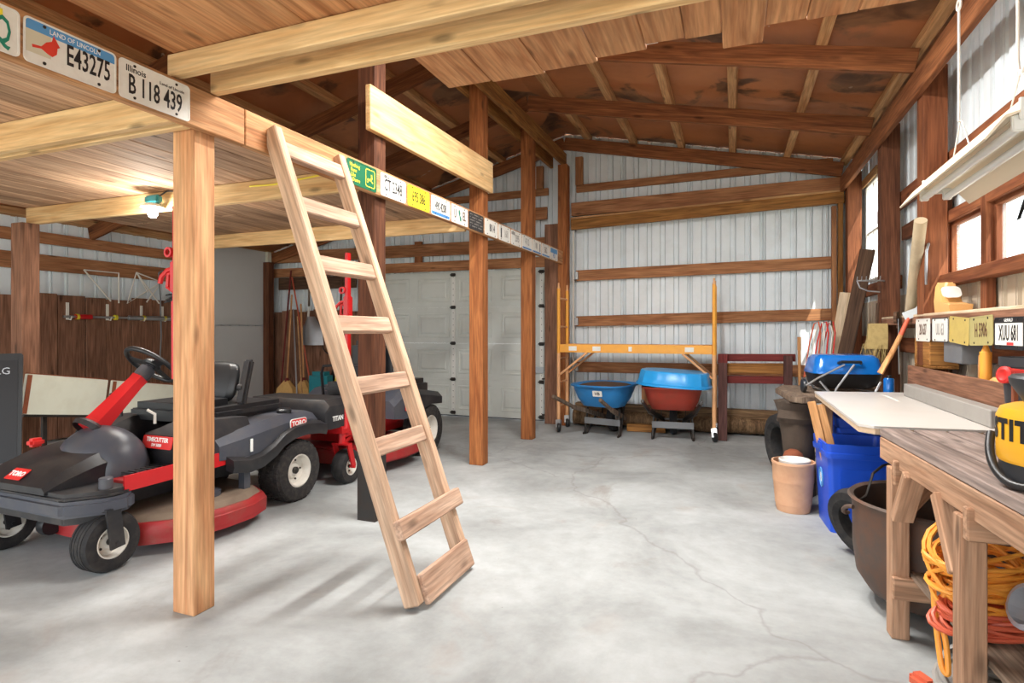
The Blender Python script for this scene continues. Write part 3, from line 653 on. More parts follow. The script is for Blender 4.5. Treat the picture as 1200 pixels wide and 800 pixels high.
plate(bm_at(6.88), 'light blue and white plate last before the beam end', 'plate_white', lines=[('412', 0, -.02, .07, .66, 'blue_print')], extra=lambda t, M: strip(t, M, -.14, .14, .01, .066, 'sky_blue'))
# ------------------------------------------------------------------ wheels
def wheel(parent, c, axis, ro, w, rr, tread, rimmat='rim_white', side=1, name='wheel', tiremat='rubber', face=None):
    """tyre with rim and hub; side: direction of the dished face along axis"""
    M = frame(c, Vector(axis)*side); h = w/2
    m = MB(); m.lathe([(rr, -h*.8), (rr*1.06, -h*.98), ((ro+rr)/2, -h*1.08), (ro*.93, -h), (ro*.985, -h*.7), (ro, -h*.3), (ro, h*.3), (ro*.985, h*.7), (ro*.93, h), ((ro+rr)/2, h*1.08), (rr*1.06, h*.98), (rr, h*.8)], None, 40, closed=True)
    if tread == 'ribbed':
        for z in (-h*.55, -h*.2, h*.2, h*.55): m.lathe([(ro*.985, z-.005), (ro*1.012, z-.004), (ro*1.012, z+.004), (ro*.985, z+.005)], None, 40)
    if tread == 'turf':
        for row in (-.72, -.36, 0, .36, .72):
            for k in range(30):
                a = 2*math.pi*(k + (.5 if row in (-.36, .36) else 0))/30; rr_ = ro*(1.0 if abs(row) < .6 else .985)
                m.box((rr_, 0, h*row), (.012, ro*.15, h*.26), Matrix.Rotation(a, 4, 'Z'))
    t = m.build(name, tiremat, parent, M=M, smooth=True)
    m = MB(); m.lathe([(rr*1.04, h*.92), (rr*.97, h*.95), (rr*.9, h*.78), (rr*.84, h*.35), (rr*.55, h*.25), (rr*.42, h*.42), (rr*.2, h*.45), (0, h*.45)], None, 32)
    m.lathe([(rr*1.04, -h*.92), (rr*.9, -h*.8), (rr*.8, -h*.2), (0, -h*.2)], None, 32); m.build('rim', rimmat, t, M=M, smooth=True)
    m = MB(); m.lathe([(rr*.22, h*.4), (rr*.22, h*.62), (rr*.16, h*.68), (0, h*.68)], None, 16)
    for k in range(5):
        a = 2*math.pi*k/5; m.lathe([(.007, h*.26), (.007, h*.36), (0, h*.38)], Matrix.Translation((rr*.62*math.cos(a), rr*.62*math.sin(a), 0)), 6)
    m.build('hub', 'dark_steel', t, M=M, smooth=True)
    return t
# ------------------------------------------------------------------ riding mower
mo = thing('riding_mower', 'dark grey riding mower with red steering column and red cutting deck', 'mower', (-3.55, 2.70, 0))
MM = MW[mo.name]
def mp(m, name, mat, parent=mo, smooth=True, sub=0): return m.build(name, mat, parent, M=MM, smooth=smooth, sub=sub)
def wp_(p): return MM @ Vector(p)
def octa(y, xw, z0, z1, ch, xc=0):
    """chamfered cross-section in the x-z plane at y"""
    return [(xc-xw, y, z0), (xc+xw, y, z0), (xc+xw, y, z1-ch), (xc+xw-ch, y, z1), (xc-xw+ch, y, z1), (xc-xw, y, z1-ch)]
# front bumper: wide body with cut corners
bpol = [(-.42, -.80), (.40, -.82), (.535, -.66), (.545, -.56), (.50, -.50), (-.50, -.50), (-.545, -.56), (-.535, -.66)]
mp(MB().prism(bpol, .085, z0=.315, bev=.018), 'bumper', 'charcoal')
bpol2 = [(x*.96, -.655 + (y+.655)*.93) for x, y in bpol]
mp(MB().prism(bpol2, .05, z0=.385, bev=.02), 'bumper_top', 'black_plastic')
mp(MB().prism([(x*.9, -.655 + (y+.655)*.8) for x, y in bpol], .05, z0=.27, bev=.01), 'axle_beam', 'black_plastic')
# nose: sloped hood rising to the column
m = MB(); m.loft([octa(-.80, .27, .42, .455, .02, -.03), octa(-.70, .30, .42, .525, .04, -.03), octa(-.56, .31, .42, .575, .05, -.03), octa(-.42, .29, .42, .60, .06, -.03), octa(-.30, .25, .42, .58, .06, -.03)])
nose = mp(m, 'hood', 'black_plastic')
DM = MM @ basis((-.06, -.752, .4925), (1, 0, 0), (0, .10, .07))
MB().prism(rrect(.13, .075, .006), .004, z0=.002).build('badge', 'red_decal', nose, M=DM)
text('badge_lettering', 'TORO', 'white_print', nose, DM @ Matrix.Translation((0, 0, .0065)), .042, 1.0, bold=.002)
# rounded hump cover behind the nose
m = MB(); secs = []
for i in range(9):
    a = math.pi*i/8; x = -.27*math.cos(a); s = math.sin(a)**.6 if 0 < i < 8 else .12
    secs.append([(x + .05, -.38 + .20*s*math.cos(t), .44 + (.27*s)*max(0, math.sin(t))) for t in [math.pi*k/10 for k in range(11)]])
m.loft(secs); mp(m, 'column_cover', 'charcoal')
# foot rest and red pan
m = MB(); m.loft([[(-.40, -.50, .40), (.44, -.50, .40), (.46, -.50, .44), (-.42, -.50, .44)], [(-.44, -.10, .40), (.47, -.10, .40), (.49, -.10, .47), (-.46, -.10, .47)], [(-.44, .14, .40), (.47, .14, .40), (.49, .14, .48), (-.46, .14, .48)]])
mp(m, 'floor_pan', 'dusty_red', smooth=False)
m = MB(); m.bar((.492, -.56, .445), (.492, .10, .448), .012, .085); mp(m, 'pan_rail', 'red_paint', smooth=False)
mp(MB().box((-.02, -.25, .462), (.44, .34, .012)), 'foot_mat', 'dust', smooth=False)
m = MB()
for k in range(7): m.box((.24 + .0*k, -.44 + .035*k, .462), (.32, .014, .016))
mp(m, 'pedal_grip', 'black_plastic', smooth=False)
# casters
for sx in (-1, 1):
    cx, cy = .44*sx, -.62
    wheel(mo, wp_((cx, cy, .155)), (1, 0, 0), .155, .125, .082, 'ribbed', side=1)
    m = MB(); m.bar((cx + .085, cy - .02, .33), (cx + .085, cy + .005, .13), .075, .014, n=(1, 0, 0)); m.bar((cx - .085, cy - .02, .33), (cx - .085, cy + .005, .13), .075, .014, n=(1, 0, 0))
    m.box((cx, cy - .02, .335), (.19, .08, .016)); m.tube([(cx - .1, cy, .155), (cx + .1, cy, .155)], .012)
    f = mp(m, 'fork', 'black_plastic', smooth=False)
    mp(MB().lathe([(0, .30), (.034, .30), (.034, .485), (.03, .49), (0, .49)], Matrix.Translation((cx, cy - .0, 0)), 16), 'spindle', 'charcoal')
# steering column and wheel
c0, c1 = Vector((-.02, -.40, .68)), Vector((-.0, -.115, .965)); cd = (c1-c0).normalized()
m = MB(); secs = []
for t, w_ in ((0, .085), (.12, .075), (.9, .055), (1, .058)):
    F_ = frame(c0 + (c1-c0)*t, cd, (0, -1, 1)); secs.append([tuple(F_ @ Vector((w_*math.cos(R(30+60*k)), w_*math.sin(R(30+60*k)), 0))) for k in range(6)])
m.loft(secs); mp(m, 'steering_column', 'red_paint', smooth=False)
mp(MB().lathe([(.10, -.02), (.105, .01), (.08, .03)], frame(c0, cd), 16), 'column_boot', 'black_plastic')
mp(MB().lathe([(.045, 0), (.05, .03), (.048, .08), (.03, .09), (.028, .12), (0, .12)], frame(c1, cd), 16), 'column_collar', 'charcoal')
wc = c1 + cd*.115; wf = frame(wc, (cd + Vector((0, .05, .15))).normalized(), (0, -1, 1))
m = MB(); m.tube([wf @ Vector(p) for p in ring(.168, 32)], .0155, 10, closed=True)
m.lathe([(0, -.012), (.05, -.012), (.058, .0), (.05, .018), (0, .022)], wf, 20)
for a in (20, 160, 270):
    v = Vector((math.cos(R(a)), math.sin(R(a)), 0)); m.bar(wf @ (v*.04), wf @ (v*.165), .05, .012, n=wf.to_3x3() @ Vector((0, 0, 1)))
mp(m, 'steering_wheel', 'black_vinyl')
# seat base pods (front faces carry the model name)
for sx in (-1, 1):
    m = MB(); x0, x1 = .17*sx, .46*sx; xa, xb = min(x0, x1), max(x0, x1)
    m.loft([[(xa, -.20, .44), (xb, -.20, .44), (xb, -.24, .56), (xb - .03, -.22, .64), (xa + .03, -.22, .64), (xa, -.24, .56)], [(xa, .0, .44), (xb, .0, .44), (xb, .0, .60), (xb - .04, .0, .70), (xa + .04, .0, .70), (xa, .0, .60)], [(xa, .35, .44), (xb, .35, .44), (xb, .35, .60), (xb - .04, .35, .68), (xa + .04, .35, .68), (xa, .35, .60)]])
    pod = mp(m, 'seat_pod', 'black_plastic')
    if sx == 1:
        DM = MM @ basis((.33, -.236, .60), (1, -.02, 0), (0, .22, 1))
        MB().prism(rrect(.25, .075, .012), .006, z0=.004).build('badge', 'red_decal', pod, M=DM)
        text('badge_lettering', 'TIMECUTTER', 'white_print', pod, DM @ Matrix.Translation((0, .014, .011)), .035, .9, bold=.001)
        text('badge_lettering', 'SW 5000', 'white_print', pod, DM @ Matrix.Translation((0, -.018, .011)), .025, .9, bold=.0006)
# rear body: wide fenders
def fsec(y, xw, z0, z1, ch): return octa(y, xw, z0, z1, ch)
m = MB(); m.loft([fsec(.05, .50, .44, .58, .05), fsec(.30, .52, .42, .62, .06), fsec(.60, .53, .50, .66, .06), fsec(.88, .52, .50, .655, .06), fsec(1.0, .48, .50, .62, .05)])
body = mp(m, 'rear_body', 'charcoal')
for sx in (-1, 1):
    # flared wheel arch lip
    pts = [(.10, .40), (.25, .375), (.36, .385), (.47, .43), (.56, .49), (.66, .525), (.80, .535), (.93, .52), (1.01, .50)]
    m = MB(); secs = []
    for y, z in pts: secs.append([(sx*.50, y, z - .03), (sx*.56, y, z - .045), (sx*.572, y, z - .01), (sx*.565, y, z + .035), (sx*.50, y, z + .06)])
    m.loft(secs); mp(m, 'fender_lip', 'black_plastic')
    DM = MM @ basis((sx*.5335, .72, .585), (0, sx, 0), (-sx*.03, 0, 1))
    MB().prism(rrect(.17, .072, .02), .006, z0=.002).build('badge_rim', 'white_print', body, M=DM)
    MB().prism(rrect(.16, .062, .017), .006, z0=.0035).build('badge', 'red_decal', body, M=DM)
    text('badge_lettering', 'TORO', 'white_print', body, DM @ Matrix.Translation((0, 0, .0105)), .05, 1.0, bold=.002)
    mp(MB().box((sx*.527, .285, .50), (.008, .02, .085)), 'dipstick_label', 'white_print')
    wheel(mo, wp_((sx*.435, .745, .225)), (1, 0, 0), .225, .20, .118, 'turf', side=sx, tiremat='tread_rubber')
    mp(MB().lathe([(0, .655), (.05, .655), (.055, .68), (.045, .69), (0, .69)], Matrix.Translation((sx*.42, .70, 0)), 20), 'fuel_cap', 'black_vinyl')
mp(MB().box((0, .50, .70), (.62, .66, .09), bev=.03), 'engine_cover', 'black_plastic')
# seat
m = MB(); m.box((-.02, .22, .73), (.50, .46, .12), bev=.045); mp(m, 'seat_cushion', 'black_vinyl')
m = MB(); m.loft([[(-.25, .40, .72), (.21, .40, .72), (.21, .50, .72), (-.25, .50, .72)], [(-.27, .42, .88), (.23, .42, .88), (.23, .53, .88), (-.27, .53, .88)], [(-.255, .46, 1.0), (.215, .46, 1.0), (.215, .56, 1.0), (-.255, .56, 1.0)], [(-.20, .49, 1.045), (.16, .49, 1.045), (.16, .56, 1.045), (-.20, .56, 1.045)]])
mp(m, 'seat_back', 'black_vinyl', sub=2)
for sx in (-1, 1):
    m = MB(); m.bar((-.02 + sx*.29, .44, .74), (-.02 + sx*.29, .52, 1.06), .045, .08, n=(1, 0, 0), bev=.015); m.lathe([(0, -.02), (.03, -.02), (.03, .02), (0, .02)], frame((-.02 + sx*.27, .47, .86), (1, 0, 0)), 12)
    mp(m, 'armrest', 'black_plastic')
m = MB(); m.tube([(-.30, -.02, .66), (-.30, -.02, .78), (-.33, -.06, .82)], .008); m.lathe([(0, -.02), (.02, -.015), (.02, .02), (0, .03)], Matrix.Translation((-.33, -.06, .83)), 10); mp(m, 'lever', 'black_vinyl')
m = MB(); m.tube([(.12, -.10, .68), (.12, -.10, .74), (.09, -.13, .77)], .009); mp(m, 'control_lever', 'wire_white')
# deck
def dk(s, z): return [(x*s, y*s, z) for x, y in [(-.55, -.36), (-.36, -.47), (-.1, -.49), (.2, -.49), (.45, -.44), (.60, -.30), (.66, -.05), (.665, .16), (.60, .34), (.42, .44), (.1, .47), (-.3, .46), (-.55, .34)]]
m = MB(); m.loft([dk(1.0, .065), dk(1.0, .155), dk(.97, .185)]); mp(m, 'cutting_deck', 'dusty_red')
m = MB(); m.loft([dk(1.003, .09), dk(1.006, .15), dk(.985, .168)], cap=False); mp(m, 'deck_skirt', 'dusty_red')
m = MB(); m.loft([dk(.95, .18), dk(.90, .215), dk(.86, .22)]); mp(m, 'deck_top', 'dust')
for x, y in ((.40, .02), (-.40, .02), (0, -.1)): mp(MB().lathe([(0, .2), (.10, .2), (.10, .25), (.06, .26), (.06, .29), (0, .29)], Matrix.Translation((x, y, 0)), 20), 'spindle_cover', 'charcoal')
mp(MB().box((.50, .25, .31), (.05, .05, .24)), 'deck_hanger', 'charcoal', smooth=False)
for x in (-.2, .25): mp(MB().lathe([(0, -.03), (.055, -.03), (.06, 0), (.055, .03), (0, .03)], frame((x, -.52, .13), (1, 0, 0)), 16), 'deck_roller', 'black_vinyl')
mp(MB().box((0, .15, .33), (.5, 1.3, .14)), 'chassis', 'black_plastic', smooth=False)
mp(MB().tube([(-.435, .745, .225), (.435, .745, .225)], .035), 'rear_axle', 'dark_steel')
# red reflector on the far corner of the nose
mp(MB().box((-.36, -.50, .60), (.06, .08, .05), bev=.015), 'marker_lamp', 'red_decal')
# ------------------------------------------------------------------ zero turn mower
zm = thing('zero_turn_mower', 'red and black zero turn mower parked behind the dark post', 'mower', (-3.42, 4.62, 0))
ZM = MW[zm.name]
def zp(m, name, mat, parent=zm, smooth=True, sub=0): return m.build(name, mat, parent, M=ZM, smooth=smooth, sub=sub)
for sx in (-1, 1):
    cx, cy = .40*sx, -.62
    wheel(zm, ZM @ Vector((cx, cy, .14)), (1, 0, 0), .14, .11, .07, 'plain', side=1)
    m = MB(); m.bar((cx + .072, cy, .14), (cx + .072, cy - .06, .33), .05, .014, n=(1, 0, 0)); m.bar((cx - .072, cy, .14), (cx - .072, cy - .06, .33), .05, .014, n=(1, 0, 0)); m.box((cx, cy - .06, .335), (.16, .06, .014)); m.tube([(cx - .085, cy, .14), (cx + .085, cy, .14)], .013)
    m.tube([(cx, cy - .06, .33), (cx, cy - .06, .45)], .03); zp(m, 'fork', 'red_paint', smooth=False)
    m = MB(); m.bar((cx, cy - .06, .42), (cx*.75, -.2, .42), .06, .06, n=(0, 0, 1)); m.bar((cx*.75, -.2, .42), (cx*.75, .6, .40), .06, .06, n=(0, 0, 1)); m.bar((cx, cy - .05, .34), (cx*.8, -.35, .44), .04, .03); zp(m, 'frame_rail', 'red_paint', smooth=False)
    m = MB(); m.loft([octa(-.10, .17, .46, .62, .05, sx*.36), octa(.05, .18, .44, .70, .05, sx*.36), octa(.32, .185, .44, .73, .06, sx*.36)]); pod = zp(m, 'side_tank', 'charcoal')
    DM = ZM @ basis((sx*.547, .14, .58), (0, sx, 0), (0, 0, 1))
    MB().prism(rrect(.15, .13, .01), .005, z0=.0).build('badge', 'red_decal', pod, M=DM); text('badge_lettering', 'TORO', 'white_print', pod, DM @ Matrix.Translation((0, 0, .006)), .05, 1, bold=.002)
    m = MB(); m.loft([octa(.28, .14, .44, .70, .05, sx*.38), octa(.60, .15, .52, .66, .05, sx*.38), octa(.85, .14, .50, .62, .05, sx*.38)]); zp(m, 'rear_fender', 'black_plastic')
    wheel(zm, ZM @ Vector((sx*.42, .62, .255)), (1, 0, 0), .255, .20, .14, 'turf', side=sx, tiremat='tread_rubber')
    m = MB(); m.tube([(sx*.30, -.05, .62), (sx*.30, -.08, .86), (sx*.26, -.10, .93), (sx*.06, -.12, .95)], .014); zp(m, 'steering_lever', 'black_vinyl')
m = MB(); m.loft([octa(-.89, .40, .50, .68, .06), octa(-.86, .42, .48, .715, .05), octa(-.55, .425, .48, .715, .05), octa(-.50, .42, .50, .70, .05)]); ft = zp(m, 'front_housing', 'black_plastic')
DM = ZM @ basis((.425, -.745, .56), (0, 1, 0), (0, 0, 1)); text('housing_lettering', 'TITAN Z', 'white_print', ft, DM @ Matrix.Translation((0, 0, .003)), .055, .85, bold=.001)
m = MB(); m.bar((-.40, -.68, .455), (.44, -.68, .455), .10, .06, n=(0, 0, 1)); zp(m, 'front_axle', 'red_paint', smooth=False)
zp(MB().box((0, -.25, .43), (.70, .60, .03)), 'foot_plate', 'red_paint', smooth=False)
m = MB(); m.prism([(-.55, -.35), (-.4, -.5), (.4, -.5), (.55, -.35), (.62, 0), (.6, .3), (.4, .42), (-.4, .42), (-.6, .3)], .15, z0=.10, bev=.02); zp(m, 'cutting_deck', 'dusty_red')
m = MB(); m.box((0, .08, .72), (.50, .46, .12), bev=.045); zp(m, 'seat_cushion', 'black_vinyl')
m = MB(); m.box((0, .33, .94), (.48, .12, .46), bev=.05); zp(m, 'seat_back', 'black_vinyl')
zp(MB().box((0, .80, .58), (.56, .42, .34), bev=.05), 'engine', 'black_plastic')
zp(MB().box((0, .3, .33), (.4, 1.3, .12)), 'chassis', 'red_paint', smooth=False)
zp(MB().tube([(-.42, .62, .255), (.42, .62, .255)], .035), 'rear_axle', 'dark_steel')
# ------------------------------------------------------------------ scaffold
sc = thing('scaffold', 'yellow rolling scaffold frame standing over the wheelbarrows', 'scaffold', (-1.12, 7.2, 0))
for ex, mt in ((-2.05, 'scaffold_tan'), (-.20, 'scaffold_tan')):
    for y in (6.98, 7.38):
        m = MB(); m.tube([(ex, y, .14), (ex, y, 1.80)], .021, 10); e = m.build('upright', 'scaffold_yellow', sc, smooth=True)
        m = MB(); m.tube([(ex, y, .12), (ex, y, .99)], .0225, 10); m.build('sleeve', mt, e, smooth=True)
        MB().lathe([(.021, 1.8), (.012, 1.83), (.012, 1.87), (0, 1.875)], Matrix.Translation((ex, y, 0)), 10).build('coupling_pin', mt, e)
    for z in (.32, .62, .92, 1.32, 1.68): MB().tube([(ex, 6.98, z), (ex, 7.38, z)], .012, 8).build('rung', mt, sc)
    for y in (6.98, 7.38):
        m = MB(); m.lathe([(0, -.022), (.045, -.022), (.058, -.012), (.058, .012), (.045, .022), (0, .022)], frame((ex + .01, y - .03, .058), (1, .4, 0)), 20); w_ = m.build('caster_wheel', 'black_vinyl', sc, smooth=True)
        MB().bar((ex + .0, y - .0, .145), (ex + .01, y - .04, .055), .062, .05, n=(0, 1, .3)).tube([(ex, y, .10), (ex, y, .16)], .016).build('caster_bracket', 'aluminium', w_)
for y in (6.97, 7.39):
    m = MB(); m.bar((-2.03, y, 1.05), (-.22, y, 1.05), .03, .10, bev=.004); s_ = m.build('side_rail', 'scaffold_yellow', sc)
    for x in (-1.86, -1.56, -1.15, -.47):
        if y < 7: MB().box((x, y - .0165, 1.05), (.10 if x != -1.15 else .04, .002, .055)).build('sticker', 'plate_white', s_)
    for a, b_ in ((-2.03, -1.68), (-.22, -.55)): MB().tube([(a, y, .72), (b_, y, 1.0)], .014, 8).build('brace', 'scaffold_tan', sc)
MB().box((-1.125, 7.18, 1.085), (1.80, .42, .025)).build('deck_board', 'scaffold_yellow', sc)
# ------------------------------------------------------------------ wheelbarrows
def barrow(label, loc, rz, tubmat, loaded, handlemat):
    t = thing('wheelbarrow', label, 'wheelbarrow', loc, rz); M = MW[t.name]
    # local: front (wheel) towards +y, handles towards -y
    def oval(w, y0, y1, z, n=24):
        o = []
        for k in range(n):
            a = 2*math.pi*k/n; c, s = math.cos(a), math.sin(a); o.append((w*math.copysign(abs(c)**.6, c), (y0+y1)/2 + (y1-y0)/2*math.copysign(abs(s)**.6, s), z))
        return o
    m = MB(); m.loft([oval(.24, -.16, .20, .36), oval(.29, -.26, .32, .46), oval(.335, -.34, .42, .62), oval(.352, -.358, .44, .625), oval(.352, -.358, .44, .61)], cap=False); m.bm.faces.new([v for v in list(m.bm.verts)[:24]])
    tub = m.build('tub', tubmat, t, M=M, smooth=True); sd = tub.modifiers.new('th', 'SOLIDIFY'); sd.thickness = .006; sd.offset = 1
    if loaded: 
        m = MB(); g = []
        n = 24; m.loft([oval(.322, -.33, .41, .59), oval(.24, -.22, .30, .625), oval(.1, -.1, .15, .645)]); m.build('soil_load', 'soil', tub, M=M, smooth=True)
    for sx in (-1, 1):
        m = MB(); m.bar((sx*.12, .36, .17), (sx*.25, -.30, .36), .036, .05); m.bar((sx*.25, -.30, .36), (sx*.30, -.70, .52), .034, .042, bev=.008); m.build('handle', handlemat, t, M=M)
        m = MB(); m.tube([(sx*.21, .0, .33), (sx*.23, -.04, .03), (sx*.23, -.08, .014), (sx*.22, .0, .014), (sx*.17, .20, .26)], .014, 8); m.build('leg', 'dark_steel', t, M=M)
        MB().bar((sx*.14, .26, .22), (sx*.15, .33, .46), .03, .006, n=(1, 0, 0)).build('nose_brace', 'dark_steel', t, M=M)
    MB().bar((-.235, -.035, .17), (.235, -.035, .17), .012, .075).build('leg_brace', 'grey_metal', t, M=M)
    w_ = MB().lathe([(.06, -.03), (.12, -.045), (.17, -.04), (.185, 0), (.17, .04), (.12, .045), (.06, .03)], frame((0, .33, .187), (1, 0, 0)), 28, closed=True).build('wheel', 'rubber', t, M=M, smooth=True)
    MB().lathe([(.10, -.02), (.10, .02), (.02, .03), (.02, -.03)], frame((0, .33, .187), (1, 0, 0)), 20, closed=True).build('rim', 'rim_white', w_, M=M)
    MB().tube([(-.13, .33, .187), (.13, .33, .187)], .01).build('axle', 'steel', t, M=M)
    return t, tub
b1, tub1 = barrow('blue wheelbarrow full of dirt under the scaffold', (-1.47, 6.93, 0), R(-14), 'barrow_blue', True, 'weathered')
MBM = MW[b1.name] @ basis((.08, -.312, .54), (1, 0, 0), (0, -.28, 1))
MB().prism(rrect(.12, .07, .008), .003, z0=.012).build('sticker', 'plate_white', tub1, M=MBM); text('sticker_lettering', 'HB', 'black_print', tub1, MBM @ Matrix.Translation((0, 0, .0165)), .05, 1, bold=.001)
b2, tub2 = barrow('red wheelbarrow topped by a blue plastic tub', (-.655, 6.96, 0), R(4), 'barrow_red', False, 'dark_steel')
# plastic pool turned over on the red wheelbarrow
m = MB(); n = 48
def scal(w, l, z, amp):
    return [((w + amp*math.cos(16*2*math.pi*k/n))*math.copysign(abs(math.cos(2*math.pi*k/n))**.75, math.cos(2*math.pi*k/n)), (l + amp*math.cos(16*2*math.pi*k/n))*math.copysign(abs(math.sin(2*math.pi*k/n))**.75, math.sin(2*math.pi*k/n)), z) for k in range(n)]
m.loft([scal(.43, .41, 0, 0), scal(.43, .41, .02, 0), scal(.41, .39, .03, .008), scal(.385, .365, .155, .008), scal(.37, .35, .17, .006), scal(.34, .32, .172, 0)])
pool = m.build('plastic_tub', 'pool_blue', None, M=Matrix.Translation((-.645, 6.99, .632)) @ Matrix.Rotation(R(3), 4, 'Y'), smooth=True); tag(pool, 'bright blue ribbed plastic tub turned over on the red wheelbarrow', 'tub')
# ------------------------------------------------------------------ maroon rail frame by the back wall
hf = thing('fence_section', 'maroon painted post and rail fence section beside the scaffold', 'fence section', (.25, 7.12, 0))
timber('upright', (-.11, 7.10, 0), (-.11, 7.13, .99), .10, .09, 'maroon_wood', hf, n=(0, 1, 0)); timber('upright', (.58, 7.14, 0), (.58, 7.16, .99), .09, .06, 'maroon_wood', hf, n=(0, 1, 0))
MB().box((-.11, 7.13, .95), (.104, .096, .10)).build('paint_patch', 'maroon_paint', hf)
timber('rail', (-.16, 7.19, .955), (.66, 7.20, .965), .085, .035, 'maroon_paint', hf, n=(0, 1, 0)); timber('rail', (-.06, 7.19, .70), (.55, 7.20, .71), .085, .035, 'maroon_paint', hf, n=(0, 1, 0))
timber('rail', (-.06, 7.20, .83), (.54, 7.21, .84), .12, .03, 'girder_tan', hf, n=(0, 1, 0))
o = MB().tube([(.71, 7.18, 0), (.70, 7.22, 1.05)], .017, 10).tube([(.70, 7.22, 1.05), (.70, 7.225, 1.20)], .02, 10).build('tool_handle', 'handle_wood'); tag(o, 'upright wooden tool handle standing beside the maroon fence section', 'handle')
# ------------------------------------------------------------------ workbench
BR = R(3.6)
wbn = thing('workbench', 'rough wooden workbench with plank top and braced legs', 'workbench', (.607, 3.02, 0), BR)
BM_ = MW[wbn.name]; BZ = .817
def bl(p): return tuple(BM_ @ Vector(p))
def bt(name, p, q, w, t, mat, n=(0, 0, 1)): return timber(name, bl(p), bl(q), w, t, mat, wbn, n=BM_.to_3x3() @ Vector(n))
for i, (x0, w_) in enumerate(((.0, .125), (.127, .13), (.259, .12), (.381, .13))): bt('top_plank', (x0 + w_/2, -1.75, BZ), (x0 + w_/2, -.02 - .012*(i % 2), BZ), w_ - .014, .036, 'bench_grey')
bt('apron', (.022, -1.75, .75), (.022, -.03, .75), .035, .095, 'bench_leg'); bt('apron', (.49, -1.75, .75), (.49, -.03, .75), .035, .095, 'bench_leg')
for y in (-.21, -.86, -1.55):
    bt('leg', (.022, y, 0), (.022, y, .702), .066, .07, 'bench_leg', (0, 1, 0)); bt('leg', (.48, y, 0), (.48, y, .702), .066, .07, 'bench_leg', (0, 1, 0))
    if y > -1.5: s_ = -1 if y > -.5 else 1; bt('brace', (.022, y + s_*.045, .50), (.022, y + s_*.19, .715), .04, .075, 'bench_leg', (1, 0, 0))
    bt('cross_rail', (-.012, y - .055, .69), (.52, y - .055, .69), .036, .10, 'bench_leg')
bt('brace', (.06, -.21, .54), (.20, -.21, .72), .04, .075, 'bench_leg', (0, 1, 0))
bt('stretcher', (-.01, -.25, .215), (.51, -.25, .215), .03, .09, 'bench_leg')
for i, x0 in enumerate((.06, .21, .36)): bt('shelf_board', (x0 + .07, -1.60, .262 + .004*i), (x0 + .07, -.20, .262 + .004*i), .14, .022, 'weathered')
# white work surface beyond it
tt = thing('white_table_top', 'white laminate table top with particle board edge beyond the workbench', 'table', (.85, 3.9, 0))
tp = [(.546, 4.62), (.545, 3.09), (.60, 3.03), (1.165, 3.09), (1.165, 4.76)]
MB().prism(tp, .012, z0=.825).build('laminate', 'tabletop_white', tt); MB().prism([(x + (.004 if x > .9 else .003), y) for x, y in tp], .026, z0=.799).build('core', 'particle_edge', tt)
for x, y in ((1.10, 3.62), (1.10, 4.68), (.62, 4.56)): timber('leg', (x, y, 0), (x, y, .799), .06, .06, 'bench_leg', tt, n=(0, 1, 0))
o = timber('grey_channel', (1.10, 4.52, .878), (1.10, 3.14, .878), .07, .08, 'cord_grey'); tag(o, 'long grey square channel lying on the white table top', 'channel')
o = timber('back_board', (1.178, 4.85, .94), (1.178, 3.05, .94), .024, .17, 'wainscot'); tag(o, 'brown board standing on edge behind the grey channel', 'board')
# licence plates hanging under the wall shelf
sh = thing('wall_shelf', 'long narrow wooden shelf on the posts above the white table top', 'shelf', (1.28, 4.5, 1.36))
timber('shelf_board', (1.285, 2.9, 1.375), (1.285, 5.78, 1.375), .17, .02, 'pale_board', sh); timber('shelf_edge', (1.207, 2.9, 1.345), (1.207, 5.78, 1.345), .014, .06, 'wainscot', sh)
for y in (3.1, 4.45, 5.4): timber('shelf_bracket', (1.285, y, 1.29), (1.285, y, 1.365), .04, .12, 'wainscot', sh, n=(1, 0, 0))
def rw_at(y0, y1, z=1.275, rot=0):
    return basis((1.197, (y0+y1)/2, z), (0, -1, rot), (0, 0, 1))
G2 = 'licence plates along the wall shelf'
plate(rw_at(4.46, 4.765), 'cream plate with brown numbers 20 637 under the shelf', 'plate_white', group=G2, lines=[('20 637', 0, 0, .085, .66, 'brown_print')])
plate(rw_at(4.12, 4.425), 'white plate with dark frame reading UU 63', 'plate_white', group=G2, lines=[('UU 63', 0, 0, .085, .66, 'cord_grey')], rim='black_print')
plate(rw_at(3.80, 4.10, 1.272, -.06), 'plain gold green plate hanging crooked under the shelf', 'plate_gold', group=G2)
plate(rw_at(3.49, 3.795, 1.27, .03), 'olive plate with raised numbers reading H 5906', 'plate_olive', group=G2, lines=[('H 5906', 0, 0, .085, .64, 'brown_print')])
plate(rw_at(3.17, 3.475, 1.258), 'white plate in a black dealer frame reading XUU 681', 'plate_white', group=G2, rim='black_print', lines=[('XUU 681', 0, -.002, .085, .64, 'black_print'), ('GERALD', 0, .062, .024, 1, 'white_print')],
      extra=lambda t, M: (strip(t, M, -.152, .152, .048, .076, 'black_print', 'frame_band'), strip(t, M, -.152, .152, -.076, -.056, 'black_print', 'frame_band'), strip(t, M, -.02, .05, -.055, -.042, 'red_decal', 'sticker')))
